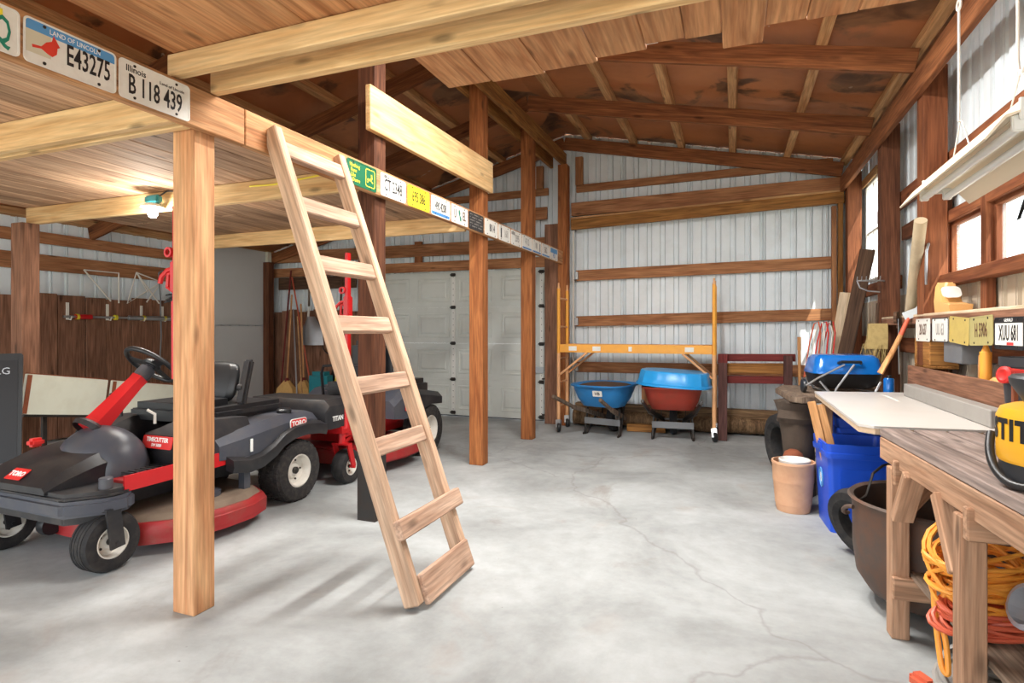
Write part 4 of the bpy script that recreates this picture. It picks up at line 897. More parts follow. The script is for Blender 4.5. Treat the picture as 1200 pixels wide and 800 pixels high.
# cabinet-like boxes under the shelf
o = MB().box((1.29, 4.10, 1.08), (.16, .30, .20), bev=.004).build('metal_box', 'grey_metal'); tag(o, 'grey metal box under the shelf behind the plates', 'box')
o.location.z = .10
cr = thing('wooden_crate', 'small wooden box under the shelf behind the crossed plates', 'box', (1.28, 4.64, 1.0))
for a, b_ in (((1.21, 4.50, 1.13), (1.21, 4.80, 1.13)), ((1.35, 4.50, 1.13), (1.35, 4.80, 1.13))): timber('board', a, b_, .02, .18, 'girder_tan', cr)
for y in (4.49, 4.81): timber('board', (1.20, y, 1.13), (1.36, y, 1.13), .02, .18, 'girder_tan', cr)
timber('board', (1.28, 4.48, 1.03), (1.28, 4.82, 1.03), .16, .02, 'girder_tan', cr)
# things on the shelf and bench
m = MB(); m.lathe([(.0, 0), (.04, 0), (.042, .02), (.04, .10), (.03, .13), (.013, .14), (.012, .165), (0, .165)], None, 16)
o = MB().tube([(1.235, 3.70, .80), (1.23, 3.68, 1.16)], .026, 14).tube([(1.23, 3.68, 1.16), (1.2295, 3.678, 1.20)], [.02, .008], 12).build('caulk_tube', 'cord_orange', smooth=True); tag(o, 'orange sealant tube standing behind the grey channel', 'tube')
o = MB().tube([(1.25, 3.83, .80), (1.23, 3.74, 1.14)], .011, 8).build('dowel_stick', 'handle_wood'); tag(o, 'thin wooden stick beside the orange sealant tube', 'stick')
o = MB().box((1.215, 3.52, .905), (.05, .19, .13), bev=.006).build('paper_box', 'plate_white'); tag(o, 'small white paper box by the red lamp behind the board', 'box')
o.location.z = -.0
m = MB(); m.tube([(1.24, 3.64 - .05*i, 1.0 + .02*math.sin(i*1.3)) for i in range(6)], .018, 10); o = m.build('brass_nozzle', 'amber_plastic', smooth=True); tag(o, 'brass coloured hose nozzle on the small white box', 'nozzle')
# vacuum cleaner (yellow tank, black head)
vc = thing('vacuum_cleaner', 'yellow shop vacuum with black base and grey lid on the workbench', 'vacuum', (.875, 2.03, .836)); VM = MW[vc.name]
def vp(m, name, mat, sm=True): return m.build(name, mat, vc, M=VM, smooth=sm)
vp(MB().lathe([(0, 0), (.15, 0), (.16, .012), (.158, .075), (0, .075)], None, 40), 'base', 'vac_black')
tank = vp(MB().lathe([(.160, .065), (.165, .075), (.165, .19), (.155, .215), (.13, .225), (0, .225)], None, 48), 'tank', 'vac_yellow')
vp(MB().lathe([(.10, .225), (.105, .235), (.135, .285), (.137, .30), (.13, .308), (0, .308)], None, 40), 'lid', 'vac_black')
m = MB(); pts = []
for k in range(25):
    a = R(150 + 120*k/24); pts.append((.178*math.cos(a), .178*math.sin(a), .13 - .117*math.sin(math.pi*k/24)))
m.tube(pts, .0115, 10); vp(m, 'hose', 'black_vinyl')
for k, ch in enumerate('STIT'):
    a = R((172, 187, 198.5, 210)[k]); M = VM @ Matrix.Rotation(a, 4, 'Z') @ basis((.1655, 0, .155), (0, 1, 0), (0, 0, 1)); text('lettering', ch, 'black_print', tank, M, .078, .8, bold=.004)
# black bucket and red lamp on the bench
o = thing('black_bucket', 'black plastic bucket standing behind the yellow vacuum', 'bucket', (1.05, 2.68, .836)); KM = MW[o.name]
MB().lathe([(0, 0), (.08, 0), (.10, .30), (.11, .302), (.11, .335), (.104, .335), (.094, .28), (.076, .01), (0, .01)], None, 32).build('pail', 'vac_black', o, M=KM, smooth=True)
MB().lathe([(.10, .25), (.112, .25), (.112, .262), (.10, .262)], None, 32, closed=True).build('collar', 'black_vinyl', o, M=KM)
MB().box((-.075, -.07, .285), (.05, .05, .018), rot=Matrix.Rotation(R(45), 3, 'Z')).build('sticker', 'plate_white', o, M=KM)
o = thing('red_lamp', 'red round warning lamp on a rusty bracket beside the bucket', 'lamp', (.925, 2.52, .836)); KM = MW[o.name]
MB().lathe([(0, -.045), (.024, -.045), (.026, -.04), (.026, .025), (.03, .03), (.03, .042), (.02, .046), (0, .036)], frame((0, 0, .275), (-.8, -.35, .1)), 24).build('shell', 'red_decal', o, M=KM, smooth=True)
MB().bar((.0, .0, 0), (0, 0, .255), .022, .012).box((0, 0, .01), (.06, .05, .02)).build('bracket', 'rust', o, M=KM)
MB().tube([(.04 + .014*math.cos(t/8*6.28), -.0, .27 + .014*math.sin(t/8*6.28)) for t in range(8)], .004, 6, closed=True).build('ring', 'steel', o, M=KM)
o = thing('bench_vise', 'small dark steel vise on the workbench beside the vacuum', 'vise', (.97, 2.32, .836)); KM = MW[o.name]
MB().box((0, 0, .03), (.09, .12, .06), bev=.008).build('base', 'maroon_paint', o, M=KM); MB().box((0, .04, .13), (.10, .05, .14), bev=.006).build('jaw', 'cord_grey', o, M=KM); MB().box((0, -.045, .12), (.10, .04, .12), bev=.006).build('jaw', 'dark_steel', o, M=KM)
MB().tube([(0, -.11, .07), (0, .09, .07)], .012).tube([(-.06, -.11, .07), (.06, -.11, .07)], .006).build('screw', 'steel', o, M=KM)
# ------------------------------------------------------------------ hanging shop light
lt = thing('shop_light', 'cream hanging fluorescent shop light with two tubes', 'light fixture', (1.085, 3.35, 2.06))
LM = basis((1.085, 3.36, 2.10), (0, 1, -.02), (0, 0, 1))      # local x along the lamp, z to the side
def lp(m, name, mat, par=lt, sm=False): return m.build(name, mat, par, M=LM, smooth=sm)
lp(MB().box((0, .02, 0), (1.20, .055, .11), bev=.004), 'channel', 'light_cream')
for s_ in (-1, 1):
    m = MB(); pr = [(.055, -.005), (.10, -.02), (.165, -.10), (.172, -.095), (.105, -.01), (.055, .005)]
    a = [m.bm.verts.new((-.61, y, s_*z)) for z, y in pr]; b_ = [m.bm.verts.new((.61, y, s_*z)) for z, y in pr]; n = len(pr)
    for k in range(n): m.bm.faces.new((a[k], a[(k+1) % n], b_[(k+1) % n], b_[k]))
    m.bm.faces.new(a); m.bm.faces.new(b_[::-1]); lp(m, 'reflector', 'light_cream')
    lp(MB().tube([(-.58, -.055, s_*.055), (.58, -.055, s_*.055)], .019, 14), 'lamp_tube', 'tube_glass', sm=True)
    for e in (-1, 1): lp(MB().box((e*.585, -.04, s_*.055), (.02, .065, .045), bev=.005), 'socket', 'trim_white')
for e in (-1, 1): lp(MB().box((e*.605, .01, 0), (.012, .085, .12), bev=.003), 'end_plate', 'trim_white')
for yh, zt in ((3.50, 2.88), (2.86, 2.90)):
    hk = thing('ceiling_hook', 'long white wire hook holding the far end of the shop light' if yh > 3.2 else 'long white wire hook holding the near end of the shop light', 'hook', (1.06, yh, 2.3), group='hooks of the shop light')
    m = MB(); top = zt if yh > 3.2 else 3.12
    pts = [(1.06, yh, top)] + [(1.06, yh, 2.32)] if yh > 3.2 else [(1.06, yh, 2.72), (1.06, yh, 2.34), (1.06, yh - .012, 2.30), (1.06, yh - .04, 2.285), (1.06, yh - .065, 2.31), (1.06, yh - .07, 2.345)]
    m.tube(pts, .006, 8); m.build('shank', 'wire_white', hk)
    MB().tube([(1.06, yh + .025*math.cos(t/14*6.283), pts[0][2] + .025 + .025*math.sin(t/14*6.283)) for t in range(14)], .006, 6, closed=True).build('eye', 'wire_white', hk)
    MB().tube([(1.06, yh, pts[0][2] + .04), (1.06, yh, zraf(1.06) + .2)], .003, 6).build('hanger_wire', 'wire_white', hk)
    MB().tube([(1.07, yh - .13, 2.13), (1.065, yh - .02, pts[-1 if yh > 3.2 else 3][2] + .0), (1.065, yh + .0, pts[-1 if yh > 3.2 else 3][2]), (1.07, yh + .13, 2.13)], .0035, 6).build('sling_wire', 'wire_white', hk)
# ------------------------------------------------------------------ floor items on the right
# recycling totes
def tote(label, loc, rz, w, d, h, emblem):
    t = thing('recycling_tote', label, 'bin', loc, rz, group='blue recycling totes'); M = MW[t.name]
    m = MB()
    def rc(s, z): return [(x, y, z) for x, y in rrect(w*s, d*s, .03, 3)]
    m.loft([rc(.86, 0), rc(.96, h*.84), rc(1.02, h*.845), rc(1.03, h*.90), rc(1.0, h*.905), rc(1.02, h), rc(.97, h), rc(.93, h*.85), rc(.84, .015)]); m.build('body', 'bin_blue', t, M=M, smooth=True)
    for sx in (-1, 1):
        pm = MB(); pm.prism(rrect(w*.62, h*.62, .02), .004, z0=0); 
        pm.build('side_panel', 'bin_blue', t, M=M @ basis((0, -d*.46, h*.42), (1, 0, 0), (0, -.05, 1))) if sx < 0 else pm.bm.free()
        MB().box((sx*w*.512, 0, h*.93), (.012, d*.34, .05)).build('handle_slot', 'bin_blue', t, M=M)
    if emblem:
        EM = M @ basis((-w*.468, 0, h*.55), (0, -1, 0), (-.06, 0, 1)); pts = ring(.062, 28)
        MB().tube([EM @ Vector((x*.8, y, .004)) for x, y, z in pts], .004, 6, closed=True).build('emblem_ring', 'sky_blue', t)
        MB().tube([EM @ Vector((x*.55, y*.7, .004)) for x, y, z in pts], .003, 6, closed=True).build('emblem_ring', 'sky_blue', t)
        MB().prism([(-.008, -.028), (.008, -.028), (.012, .03), (-.012, .03)], .003, z0=.003).build('emblem_mark', 'white_print', t, M=EM)
        MB().prism(rrect(.06, .02, .003), .003, z0=.003).build('sticker', 'white_print', t, M=M @ basis((w*.25, -d*.445, h*.33), (1, 0, 0), (0, -.05, 1)))
    return t
tote('blue recycling tote with a round emblem holding wooden pickets', (.735, 4.29, 0), R(4), .40, .42, .56, True)
tote('taller plain blue recycling tote behind the emblem tote', (.88, 4.76, 0), R(2), .42, .40, .66, False)
for dx, tip, lab in ((0, .0, 'notched wooden picket sticking out of the blue tote'), (.056, .02, 'plain wooden picket beside the notched one in the tote')):
    o = timber('wooden_picket', (.65 + dx, 4.24, .03), (.493 + dx, 4.33 + tip, .795 - tip), .05, .024, 'handle_wood', n=(0, 1, 0)); tag(o, lab, 'picket', 'pickets in the tote')
# flower pot
fp = thing('flower_pot', 'terracotta coloured ribbed pot with a white liner on the floor', 'pot', (.40, 4.52, 0)); PM = MW[fp.name]
MB().lathe([(0, 0), (.105, 0), (.112, .02), (.115, .05), (.118, .052), (.13, .2), (.132, .205), (.134, .22), (.138, .33), (.142, .335), (.142, .35), (.13, .35), (.12, .1), (0, .08)], None, 36).build('pot_wall', 'terracotta', fp, M=PM, smooth=True)
MB().lathe([(0, .30), (.10, .30), (.105, .345), (.098, .35), (.09, .325), (0, .322)], Matrix.Translation((.01, .01, .012)), 24).build('liner', 'plate_white', fp, M=PM, smooth=True)
# cast iron kettle
kt = thing('iron_kettle', 'large rusty cast iron kettle standing under the workbench', 'kettle', (.885, 3.13, 0)); PM = MW[kt.name]
MB().lathe([(0, .03), (.18, .035), (.29, .07), (.335, .14), (.35, .26), (.352, .45), (.358, .475), (.372, .49), (.362, .50), (.345, .49), (.336, .45), (.334, .26), (.31, .15), (.22, .08), (0, .06)], None, 48).build('bowl', 'cast_iron', kt, M=PM, smooth=True)
for k in range(3): MB().lathe([(0, 0), (.022, 0), (.03, .08), (0, .08)], Matrix.Translation((.24*math.cos(R(90 + 120*k)), .24*math.sin(R(90 + 120*k)), 0)), 10).build('foot', 'cast_iron', kt, M=PM, smooth=True)
MB().tube([(-.362 - .03*math.sin(math.pi*t/10), -.06 + .012*t, .42 + .03*math.cos(math.pi*t/10)) for t in range(11)], .01, 8).build('ear', 'cast_iron', kt, M=PM, smooth=True)
MB().tube([(-.345, .02, .44), (-.30, -.02, .50), (-.27, .0, .60), (-.22, .05, .63), (-.16, .10, .64)], .006, 8).build('bail', 'dark_steel', kt, M=PM, smooth=True)
MB().lathe([(.12, 0), (.17, 0), (.20, .04), (.18, .07), (.13, .07)], Matrix.Translation((.06, .10, .53)) @ Matrix.Rotation(R(14), 4, 'X'), 28, closed=True).build('lid_ring', 'dark_steel', kt, M=PM)
o = MB().lathe([(.12, -.035), (.15, -.05), (.19, -.04), (.20, 0), (.19, .04), (.15, .05), (.12, .035)], frame((.665, 3.66, .205), (.75, .55, .28)), 32, closed=True).build('small_tire', 'rubber', smooth=True); tag(o, 'small black tyre wedged between the kettle and the blue tote', 'tyre')
# grey weathered slab on stumps with grill
st = thing('weathered_slab_table', 'weathered grey wooden slab table under the blue grill', 'table', (.6, 5.2, 0))
MB().prism([(.34, 5.42), (.40, 4.78), (.47, 4.70), (.70, 4.84), (1.12, 4.90), (1.12, 5.75), (.42, 5.75)], .045, z0=.735, bev=.006).build('slab', 'weathered', st)
for x, y in ((.55, 5.66), (1.02, 5.66), (1.02, 4.98)): timber('leg', (x, y, 0), (x, y, .735), .09, .09, 'weathered', st, n=(0, 1, 0))
m = MB(); secs = []
for i, z in enumerate((0, .12, .3, .45, .56)):
    r = (.13, .115, .11, .115, .12)[i]; secs.append([(.47 + r*(1 + .12*math.sin(3*a + i))*math.cos(a), 4.98 + r*(1 + .12*math.cos(2*a + i))*math.sin(a), z) for a in [2*math.pi*k/14 for k in range(14)]])
m.loft(secs); o = m.build('tree_stump', 'bark', smooth=True); tag(o, 'dark ribbed tree stump standing under the grey slab', 'stump')
m = MB(); secs = []
for i, z in enumerate((.56, .60, .66, .72, .735)):
    r = (.13, .15, .12, .15, .12)[i]; secs.append([(.46 + r*(1 + .18*math.sin(3*a + i*2))*math.cos(a), 4.96 + r*(1 + .15*math.cos(2*a + i))*math.sin(a), z) for a in [2*math.pi*k/14 for k in range(14)]])
m.loft(secs); o = m.build('wood_burl', 'bark', smooth=True); tag(o, 'gnarled dark wood piece wedged between stump and grey slab', 'wood piece')
o = MB().lathe([(0, 0), (.07, 0), (.085, .04), (.08, .30), (.06, .36), (.03, .38), (0, .38)], Matrix.Translation((.40, 4.78, 0)) @ Matrix.Rotation(R(4), 4, 'Y'), 20).build('rusty_canister', 'rust', smooth=True); tag(o, 'rusty red canister beside the stump behind the pot', 'canister')
o = MB().lathe([(.17, -.06), (.21, -.085), (.27, -.07), (.29, 0), (.27, .07), (.21, .085), (.17, .06)], frame((.43, 5.42, .287), (.9, .35, .1)), 32, closed=True).build('worn_tire', 'rubber', smooth=True); tag(o, 'worn black tyre standing under the edge of the grey slab', 'tyre')
# blue grill
gl_ = thing('portable_grill', 'portable grill with blue lid and folding steel legs', 'grill', (.83, 5.32, .78), R(10)); GM = MW[gl_.name]
def gp(m, name, mat, sm=True): return m.build(name, mat, gl_, M=GM, smooth=sm)
def rc2(w, d, z, r=.07): return [(x, y, z) for x, y in rrect(w, d, r, 5)]
gp(MB().loft([rc2(.36, .24, .03), rc2(.46, .30, .06), rc2(.50, .33, .14), rc2(.50, .33, .15)]), 'fire_box', 'grill_black')
gp(MB().loft([rc2(.515, .345, .15), rc2(.515, .345, .165), rc2(.50, .33, .19), rc2(.47, .30, .265), rc2(.42, .25, .295), rc2(.36, .19, .30)]), 'lid', 'grill_blue')
gp(MB().tube([(-.08, -.15, .235), (-.07, -.19, .245), (.07, -.19, .245), (.08, -.15, .235)], .012, 8), 'lid_handle', 'black_vinyl')
for sx in (-1, 1):
    gp(MB().tube([(sx*.22, -.16, .09), (sx*.16, -.20, .01), (sx*.16, .18, .008), (sx*.22, .16, .09)], .009, 8), 'leg', 'aluminium')
gp(MB().tube([(-.05, -.19, .225), (-.25, -.22, .12), (-.34, -.23, .06)], .008, 8), 'latch_arm', 'aluminium'); gp(MB().tube([(.02, -.19, .225), (-.12, -.23, .04), (-.13, -.23, .012)], .008, 8), 'latch_arm', 'aluminium')
gp(MB().lathe([(0, -.012), (.05, -.012), (.055, 0), (.05, .012), (0, .012)], frame((-.34, -.17, .055), (1, 0, 0)), 20), 'wheel', 'black_vinyl')
gp(MB().tube([(.27, -.05, .15), (.27, .05, .15)], .012), 'side_handle', 'black_vinyl')
o = thing('paint_can', 'small blue can standing beside the blue grill', 'can', (1.08, 4.98, .78)); KM = MW[o.name]
MB().lathe([(0, 0), (.035, 0), (.036, .003), (.035, .13), (.028, .14), (0, .14)], None, 20).build('body', 'grill_blue', o, M=KM, smooth=True); MB().lathe([(0, .138), (.015, .138), (.015, .16), (0, .16)], None, 12).build('cap', 'black_vinyl', o, M=KM)
# leaning boards in the corner
o = timber('leaning_board', (.98, 6.30, .78), (1.255, 6.48, 2.08), .13, .035, 'dark_board', n=(-.3, -1, .1)); tag(o, 'dark rough board leaning in the corner by the tall window', 'board')
o.location.z = .02; o.location.x = .815; o.scale.z = 1.58
o = timber('leaning_board', (.84, 6.62, .02), (1.10, 6.74, 1.66), .14, .025, 'pale_board', n=(-.3, -1, .1)); tag(o, 'pale board leaning behind the dark rough board', 'board')
# red and white hose loops
m = MB()
hl = thing('hose_coil', 'red and white hose looped over a hook beside the pale board', 'hose', (.93, 6.48, .9))
for k, (dx, mt) in enumerate(((-.07, 'cord_red'), (-.035, 'wire_white'), (.0, 'red_decal'), (.035, 'wire_white'), (.06, 'red_decal'))):
    MB().tube([(.84 + dx - .10, 6.46 + .006*k, .80), (.84 + dx - .05, 6.46 + .006*k, 1.15), (.84 + dx - .01, 6.46 + .006*k, 1.34), (.84 + dx + .03, 6.46 + .006*k, 1.36), (.84 + dx + .05, 6.46 + .006*k, 1.25), (.84 + dx + .01, 6.46 + .006*k, .80)], .007, 8).build('hose_loop', mt, hl, smooth=True)
MB().tube([(.91, 6.50, 1.33), (.91, 6.46, 1.33), (.91, 6.43, 1.36)], .006).build('hook', 'steel', hl)
# cardboard tube, rake, brush, saw, hatchet
m = MB(); m.tube([(1.225, 5.02, 1.40), (1.145, 4.46, 1.99)], .037, 20); o = m.build('cardboard_tube', 'cardboard', smooth=True); tag(o, 'long weathered cardboard tube leaning on the shelf against the post', 'tube')
m = MB(); y0 = 5.70
m.tube([(1.22, 5.785, 1.70), (1.17, 5.72, 1.70), (1.0, 5.70, 1.70)], .007); 
for k in range(6): m.tube([(1.0 + .034*k, 5.70, 1.70), (1.0 + .034*k, 5.68, 1.735)], .004, 6)
m.tube([(1.0, 5.70, 1.70), (1.02, 5.69, 1.64), (1.08, 5.69, 1.61), (1.17, 5.70, 1.60)], .006); o = m.build('rake_head', 'aluminium'); tag(o, 'bare steel rake head hooked on the dark wall post', 'rake')
m = MB(); m.tube([(1.23, 4.625, 1.84), (1.22, 4.58, 1.85), (1.20, 4.55, 1.80), (1.20, 4.56, 1.66), (1.21, 4.59, 1.58)], .008); o = m.build('steel_hook', 'aluminium', smooth=True); tag(o, 'bent steel hook screwed to the post behind the cardboard tube', 'hook')
bs = thing('whisk_broom', 'worn straw whisk hanging under the shelf over the grill', 'brush', (1.12, 5.57, 1.3))
m = MB(); m.loft([[(1.06, 5.55, 1.33), (1.19, 5.52, 1.33), (1.19, 5.56, 1.33), (1.06, 5.59, 1.33)], [(1.05, 5.54, 1.20), (1.19, 5.51, 1.20), (1.19, 5.57, 1.20), (1.05, 5.60, 1.20)], [(1.03, 5.53, 1.12), (1.185, 5.50, 1.12), (1.185, 5.58, 1.12), (1.03, 5.61, 1.12)]]); m.build('bristles', 'brush_tan', bs)
random.seed(5); m = MB()
for k in range(40):
    x = random.uniform(1.02, 1.19); y = random.uniform(5.50, 5.60); m.tube([(x, y, 1.16), (x + random.uniform(-.06, .04), y + random.uniform(-.04, .02), 1.06 - random.uniform(0, .08))], .0025, 4, cap=False)
o = m.build('loose_straw', 'brush_tan', bs); tag(o, None, None, None, 'stuff')
MB().tube([(1.12, 5.56, 1.33), (1.13, 5.57, 1.5)], .012, 8).build('handle', 'dark_board', bs)
sw = thing('hand_saw', 'grey steel hand saw hanging beside the straw whisk', 'saw', (1.16, 5.14, 1.3))
MB().prism([(-.035, 0), (.035, 0), (.018, -.42), (-.015, -.42)], .003).build('blade', 'steel', sw, M=basis((1.185, 5.14, 1.36), (-.5, -1, 0), (0, 0, 1)))
MB().prism(rrect(.10, .09, .03), .02).build('handle', 'dark_board', sw, M=basis((1.175, 5.14, 1.37), (-.5, -1, 0), (0, 0, 1)))
hx = thing('hatchet', 'hatchet with a pale wooden handle leaning against the shelf', 'hatchet', (1.05, 4.9, .9))
m = MB(); m.tube([(1.0, 4.86, .96), (1.07, 4.87, 1.10), (1.13, 4.87, 1.24)], [.021, .018, .017], 10); m.build('handle', 'handle_wood', hx, smooth=True)
MB().tube([(1.13, 4.87, 1.24), (1.18, 4.87, 1.37), (1.19, 4.87, 1.39)], [.017, .015, .014], 10).build('red_sleeve', 'cord_red', hx, smooth=True)
MB().prism([(-.035, -.03), (.05, -.025), (.075, -.06), (.085, .05), (.05, .03), (-.035, .03)], .026, z0=-.013).build('head', 'aluminium', hx, M=basis((1.18, 4.865, 1.385), (.8, -.3, .35), (-.35, 0, .8)))
bt_ = thing('plastic_scoop', 'amber plastic jug with cut away white mouth on the shelf', 'jug', (1.26, 4.28, 1.386)); KM = MW[bt_.name] @ Matrix.Rotation(R(90), 4, 'Z')
m = MB(); m.loft([[(-.15, -.055, 0), (.12, -.055, 0), (.12, .055, 0), (-.15, .055, 0)], [(-.155, -.06, .04), (.12, -.06, .07), (.12, .06, .07), (-.155, .06, .04)], [(0, -.055, .06), (.11, -.055, .16), (.11, .055, .16), (0, .055, .06)], [(.03, -.045, .10), (.10, -.045, .19), (.10, .045, .19), (.03, .045, .10)]]); b_o = m.build('body', 'amber_plastic', bt_, M=KM, smooth=True)
m = MB(); m.prism(rrect(.10, .09, .03), .006); m.build('white_mouth', 'plate_white', b_o, M=KM @ basis((.005, 0, .125), (0, 1, 0), (.6, 0, .8)))
# dark cable hanging by the window
o = MB().tube([(1.335, 3.36, 2.05), (1.29, 3.34, 1.93), (1.30, 3.36, 1.83), (1.27, 3.42, 1.80), (1.28, 3.38, 1.88), (1.30, 3.30, 1.98)], .009, 8).build('black_cable', 'black_vinyl', smooth=True); tag(o, 'black cable dangling in front of the low window', 'cable')
# ------------------------------------------------------------------ extension cords under the bench
def smooth_pts(P, n=8):
    P = [Vector(p) for p in P]; out = []
    for i in range(len(P)-1):
        a, b_, c, d_ = P[max(i-1, 0)], P[i], P[i+1], P[min(i+2, len(P)-1)]
        for k in range(n):
            t = k/n; out.append(.5*((2*b_) + (c-a)*t + (2*a-5*b_+4*c-d_)*t*t + (-a+3*b_-3*c+d_)*t**3))
    return out + [P[-1]]
def coil(name, label, c, rx, ry, n, mat, seed, r=.0085, h=.09, zmin=.285):
    """loosely bundled loops lying along the bench"""
    random.seed(seed); t = thing(name, label, 'cord', c, group='cords on the bench shelf'); pts = []; K = 20
    e1 = Vector((.934, .358, 0)); e2 = Vector((-.358, .934, 0)); up = Vector((0, 0, 1))
    G = [[random.uniform(.7, 1.1), random.uniform(.6, 1.1), random.uniform(-.35, .9), random.uniform(-.5, .5), random.uniform(-.06, .06), random.uniform(0, h), random.uniform(-.4, .4)] for _ in range(n+1)]
    for i in range(n*K):
        k = i/K; j = int(k); f = k - j; f = f*f*(3-2*f); g = [G[j][q]*(1-f) + G[j+1][q]*f for q in range(7)]
        a = 2*math.pi*k; u = rx*g[0]*math.cos(a + .3*g[6]); v = ry*g[1]*math.sin(a)
        p = Vector(c) + e1*(u + g[4]) + e2*(v*.8) + up*(v*g[2] + u*.25*g[3] + g[5]); p.z = max(p.z, zmin); pts.append(p)
    MB().tube(pts, r, 6).build('cable', mat, t, smooth=True)
    return t
oc = coil('extension_cord', 'coiled orange yellow extension cord on top of the pile under the bench', (.80, 2.40, .36), .165, .13, 22, 'cord_orange', 4, r=.0075, h=.16)
MB().lathe([(.055, -.04), (.07, -.035), (.072, .035), (.055, .04)], frame((.86, 2.20, .42), (.8, .2, -.3)), 18, closed=True).build('tape_band', 'tape_grey', oc)
coil('extension_cord', 'coiled rusty red extension cord beneath the orange one', (.82, 2.36, .285), .17, .12, 14, 'cord_red', 9, r=.0075, h=.07)
t_ = MB().tube(smooth_pts([(.74, 2.36, .46), (.68, 2.37, .47), (.645, 2.36, .43), (.64, 2.34, .33), (.645, 2.32, .22), (.65, 2.30, .15), (.664, 2.29, .14), (.665, 2.31, .22), (.655, 2.34, .34), (.69, 2.33, .42)]), .009, 8).build('cable_end', 'cord_orange', oc, smooth=True)
t_ = MB().tube(smooth_pts([(.84, 2.12, .44), (.855, 2.11, .50), (.88, 2.12, .535), (.905, 2.13, .51), (.90, 2.13, .46), (.87, 2.13, .43)]), .009, 8).build('cable_loop', 'cord_orange', oc, smooth=True)
coil('strap_tangle', 'tangle of grey straps on the floor under the shelf', (.78, 2.33, .04), .13, .12, 9, 'cord_grey', 12, r=.012, h=.12, zmin=.012)
o = MB().box((.63, 2.42, .07), (.06, .09, .05), bev=.015, rot=Matrix.Rotation(R(30), 3, 'Z')).build('orange_plug', 'cord_red'); tag(o, 'orange plug end lying on the floor beside the grey straps', 'plug')
o.location.z = -.045
o = MB().box((.94, 2.60, .345), (.20, .10, .12), bev=.03).build('denim_bundle', 'jean', smooth=True); tag(o, 'faded blue denim bundle behind the orange cord', 'cloth')
# ------------------------------------------------------------------ left side: work light, jacks, wall tools
wl_ = thing('work_light', 'teal clamp work light glowing on the loft joist', 'lamp', (-3.96, 3.03, 2.16))
WLM = Matrix.Translation((-3.96, 3.02, 2.20))
m = MB(); m.box((0, -.03, .03), (.14, .05, .06), bev=.012); m.build('housing', 'teal', wl_, M=WLM)
m = MB(); m.lathe([(.035, 0), (.05, -.005), (.075, -.025), (.078, -.03), (.04, -.008)], Matrix.Translation((0, -.035, .0)), 24); m.build('shade', 'trim_white', wl_, M=WLM, smooth=True)
bl_ = MB().lathe([(0, -.105), (.022, -.10), (.034, -.08), (.034, -.06), (.02, -.03), (.016, -.01), (0, -.01)], Matrix.Translation((0, -.035, 0)), 20).build('bulb', 'bulb', wl_, M=WLM, smooth=True)
MB().tube([(.06, -.03, .05), (.10, .0, .09), (.16, .0, .085)], .006).build('cord', 'black_vinyl', wl_, M=WLM)
lp_ = bpy.data.lights.new('bulb_light', 'POINT'); lp_.energy = 15; lp_.color = (1, .97, .9); lp_.shadow_soft_size = .04
lo = bpy.data.objects.new('bulb_light', lp_); link(lo, wl_, WLM @ Matrix.Translation((0, -.06, -.17)))
# yellow cord stapled along the joist
o = MB().tube([(-3.1, 3.045, 2.262), (-2.9, 3.045, 2.255), (-2.7, 3.045, 2.268), (-2.5, 3.045, 2.282), (-2.30, 3.045, 2.288)], .006, 6).build('yellow_extension_lead', 'tape_yellow', smooth=True); tag(o, 'yellow cord stapled along the pine joist behind the ladder', 'cord')
def jack(label, x, y, z0, z1, loop):
    t = thing('red_post_jack', label, 'jack', (x, y, z0), group='red jacks on the posts')
    MB().bar((x, y, z0), (x, y, z1), .022, .035, n=(0, 1, 0)).build('shaft', 'red_paint', t)
    MB().tube([(x, y - .01, z0), (x + .004, y - .015, z0 + .45*(z1-z0))], .017, 10).build('handle_tube', 'red_paint', t, smooth=True)
    zl = loop
    m = MB(); m.tube([(x, y, zl + .06), (x - .05, y - .01, zl + .05), (x - .09, y - .01, zl + .02), (x - .10, y - .01, zl - .01)], .011, 8); m.tube([(x + .0, y, zl + .05), (x - .045, y - .01, zl + .03), (x - .05, y - .01, zl - .03), (x - .015, y - .01, zl - .05), (x, y, zl - .02)], .010, 8); m.build('hook_arm', 'red_paint', t, smooth=True)
    m = MB(); m.lathe([(.014, -.008), (.024, -.008), (.024, .008), (.014, .008)], frame((x - .03, y - .02, zl + .13), (0, 1, 0)), 14, closed=True); m.box((x, y, zl + .02), (.045, .05, .14), bev=.006); m.build('runner', 'red_paint', t)
jack('red steel post jack hanging on the pale post', -2.386, 1.92, 1.05, 1.84, 1.50); jack('red steel post jack hanging on the dark post', -2.405, 3.20, .62, 1.79, 1.41)
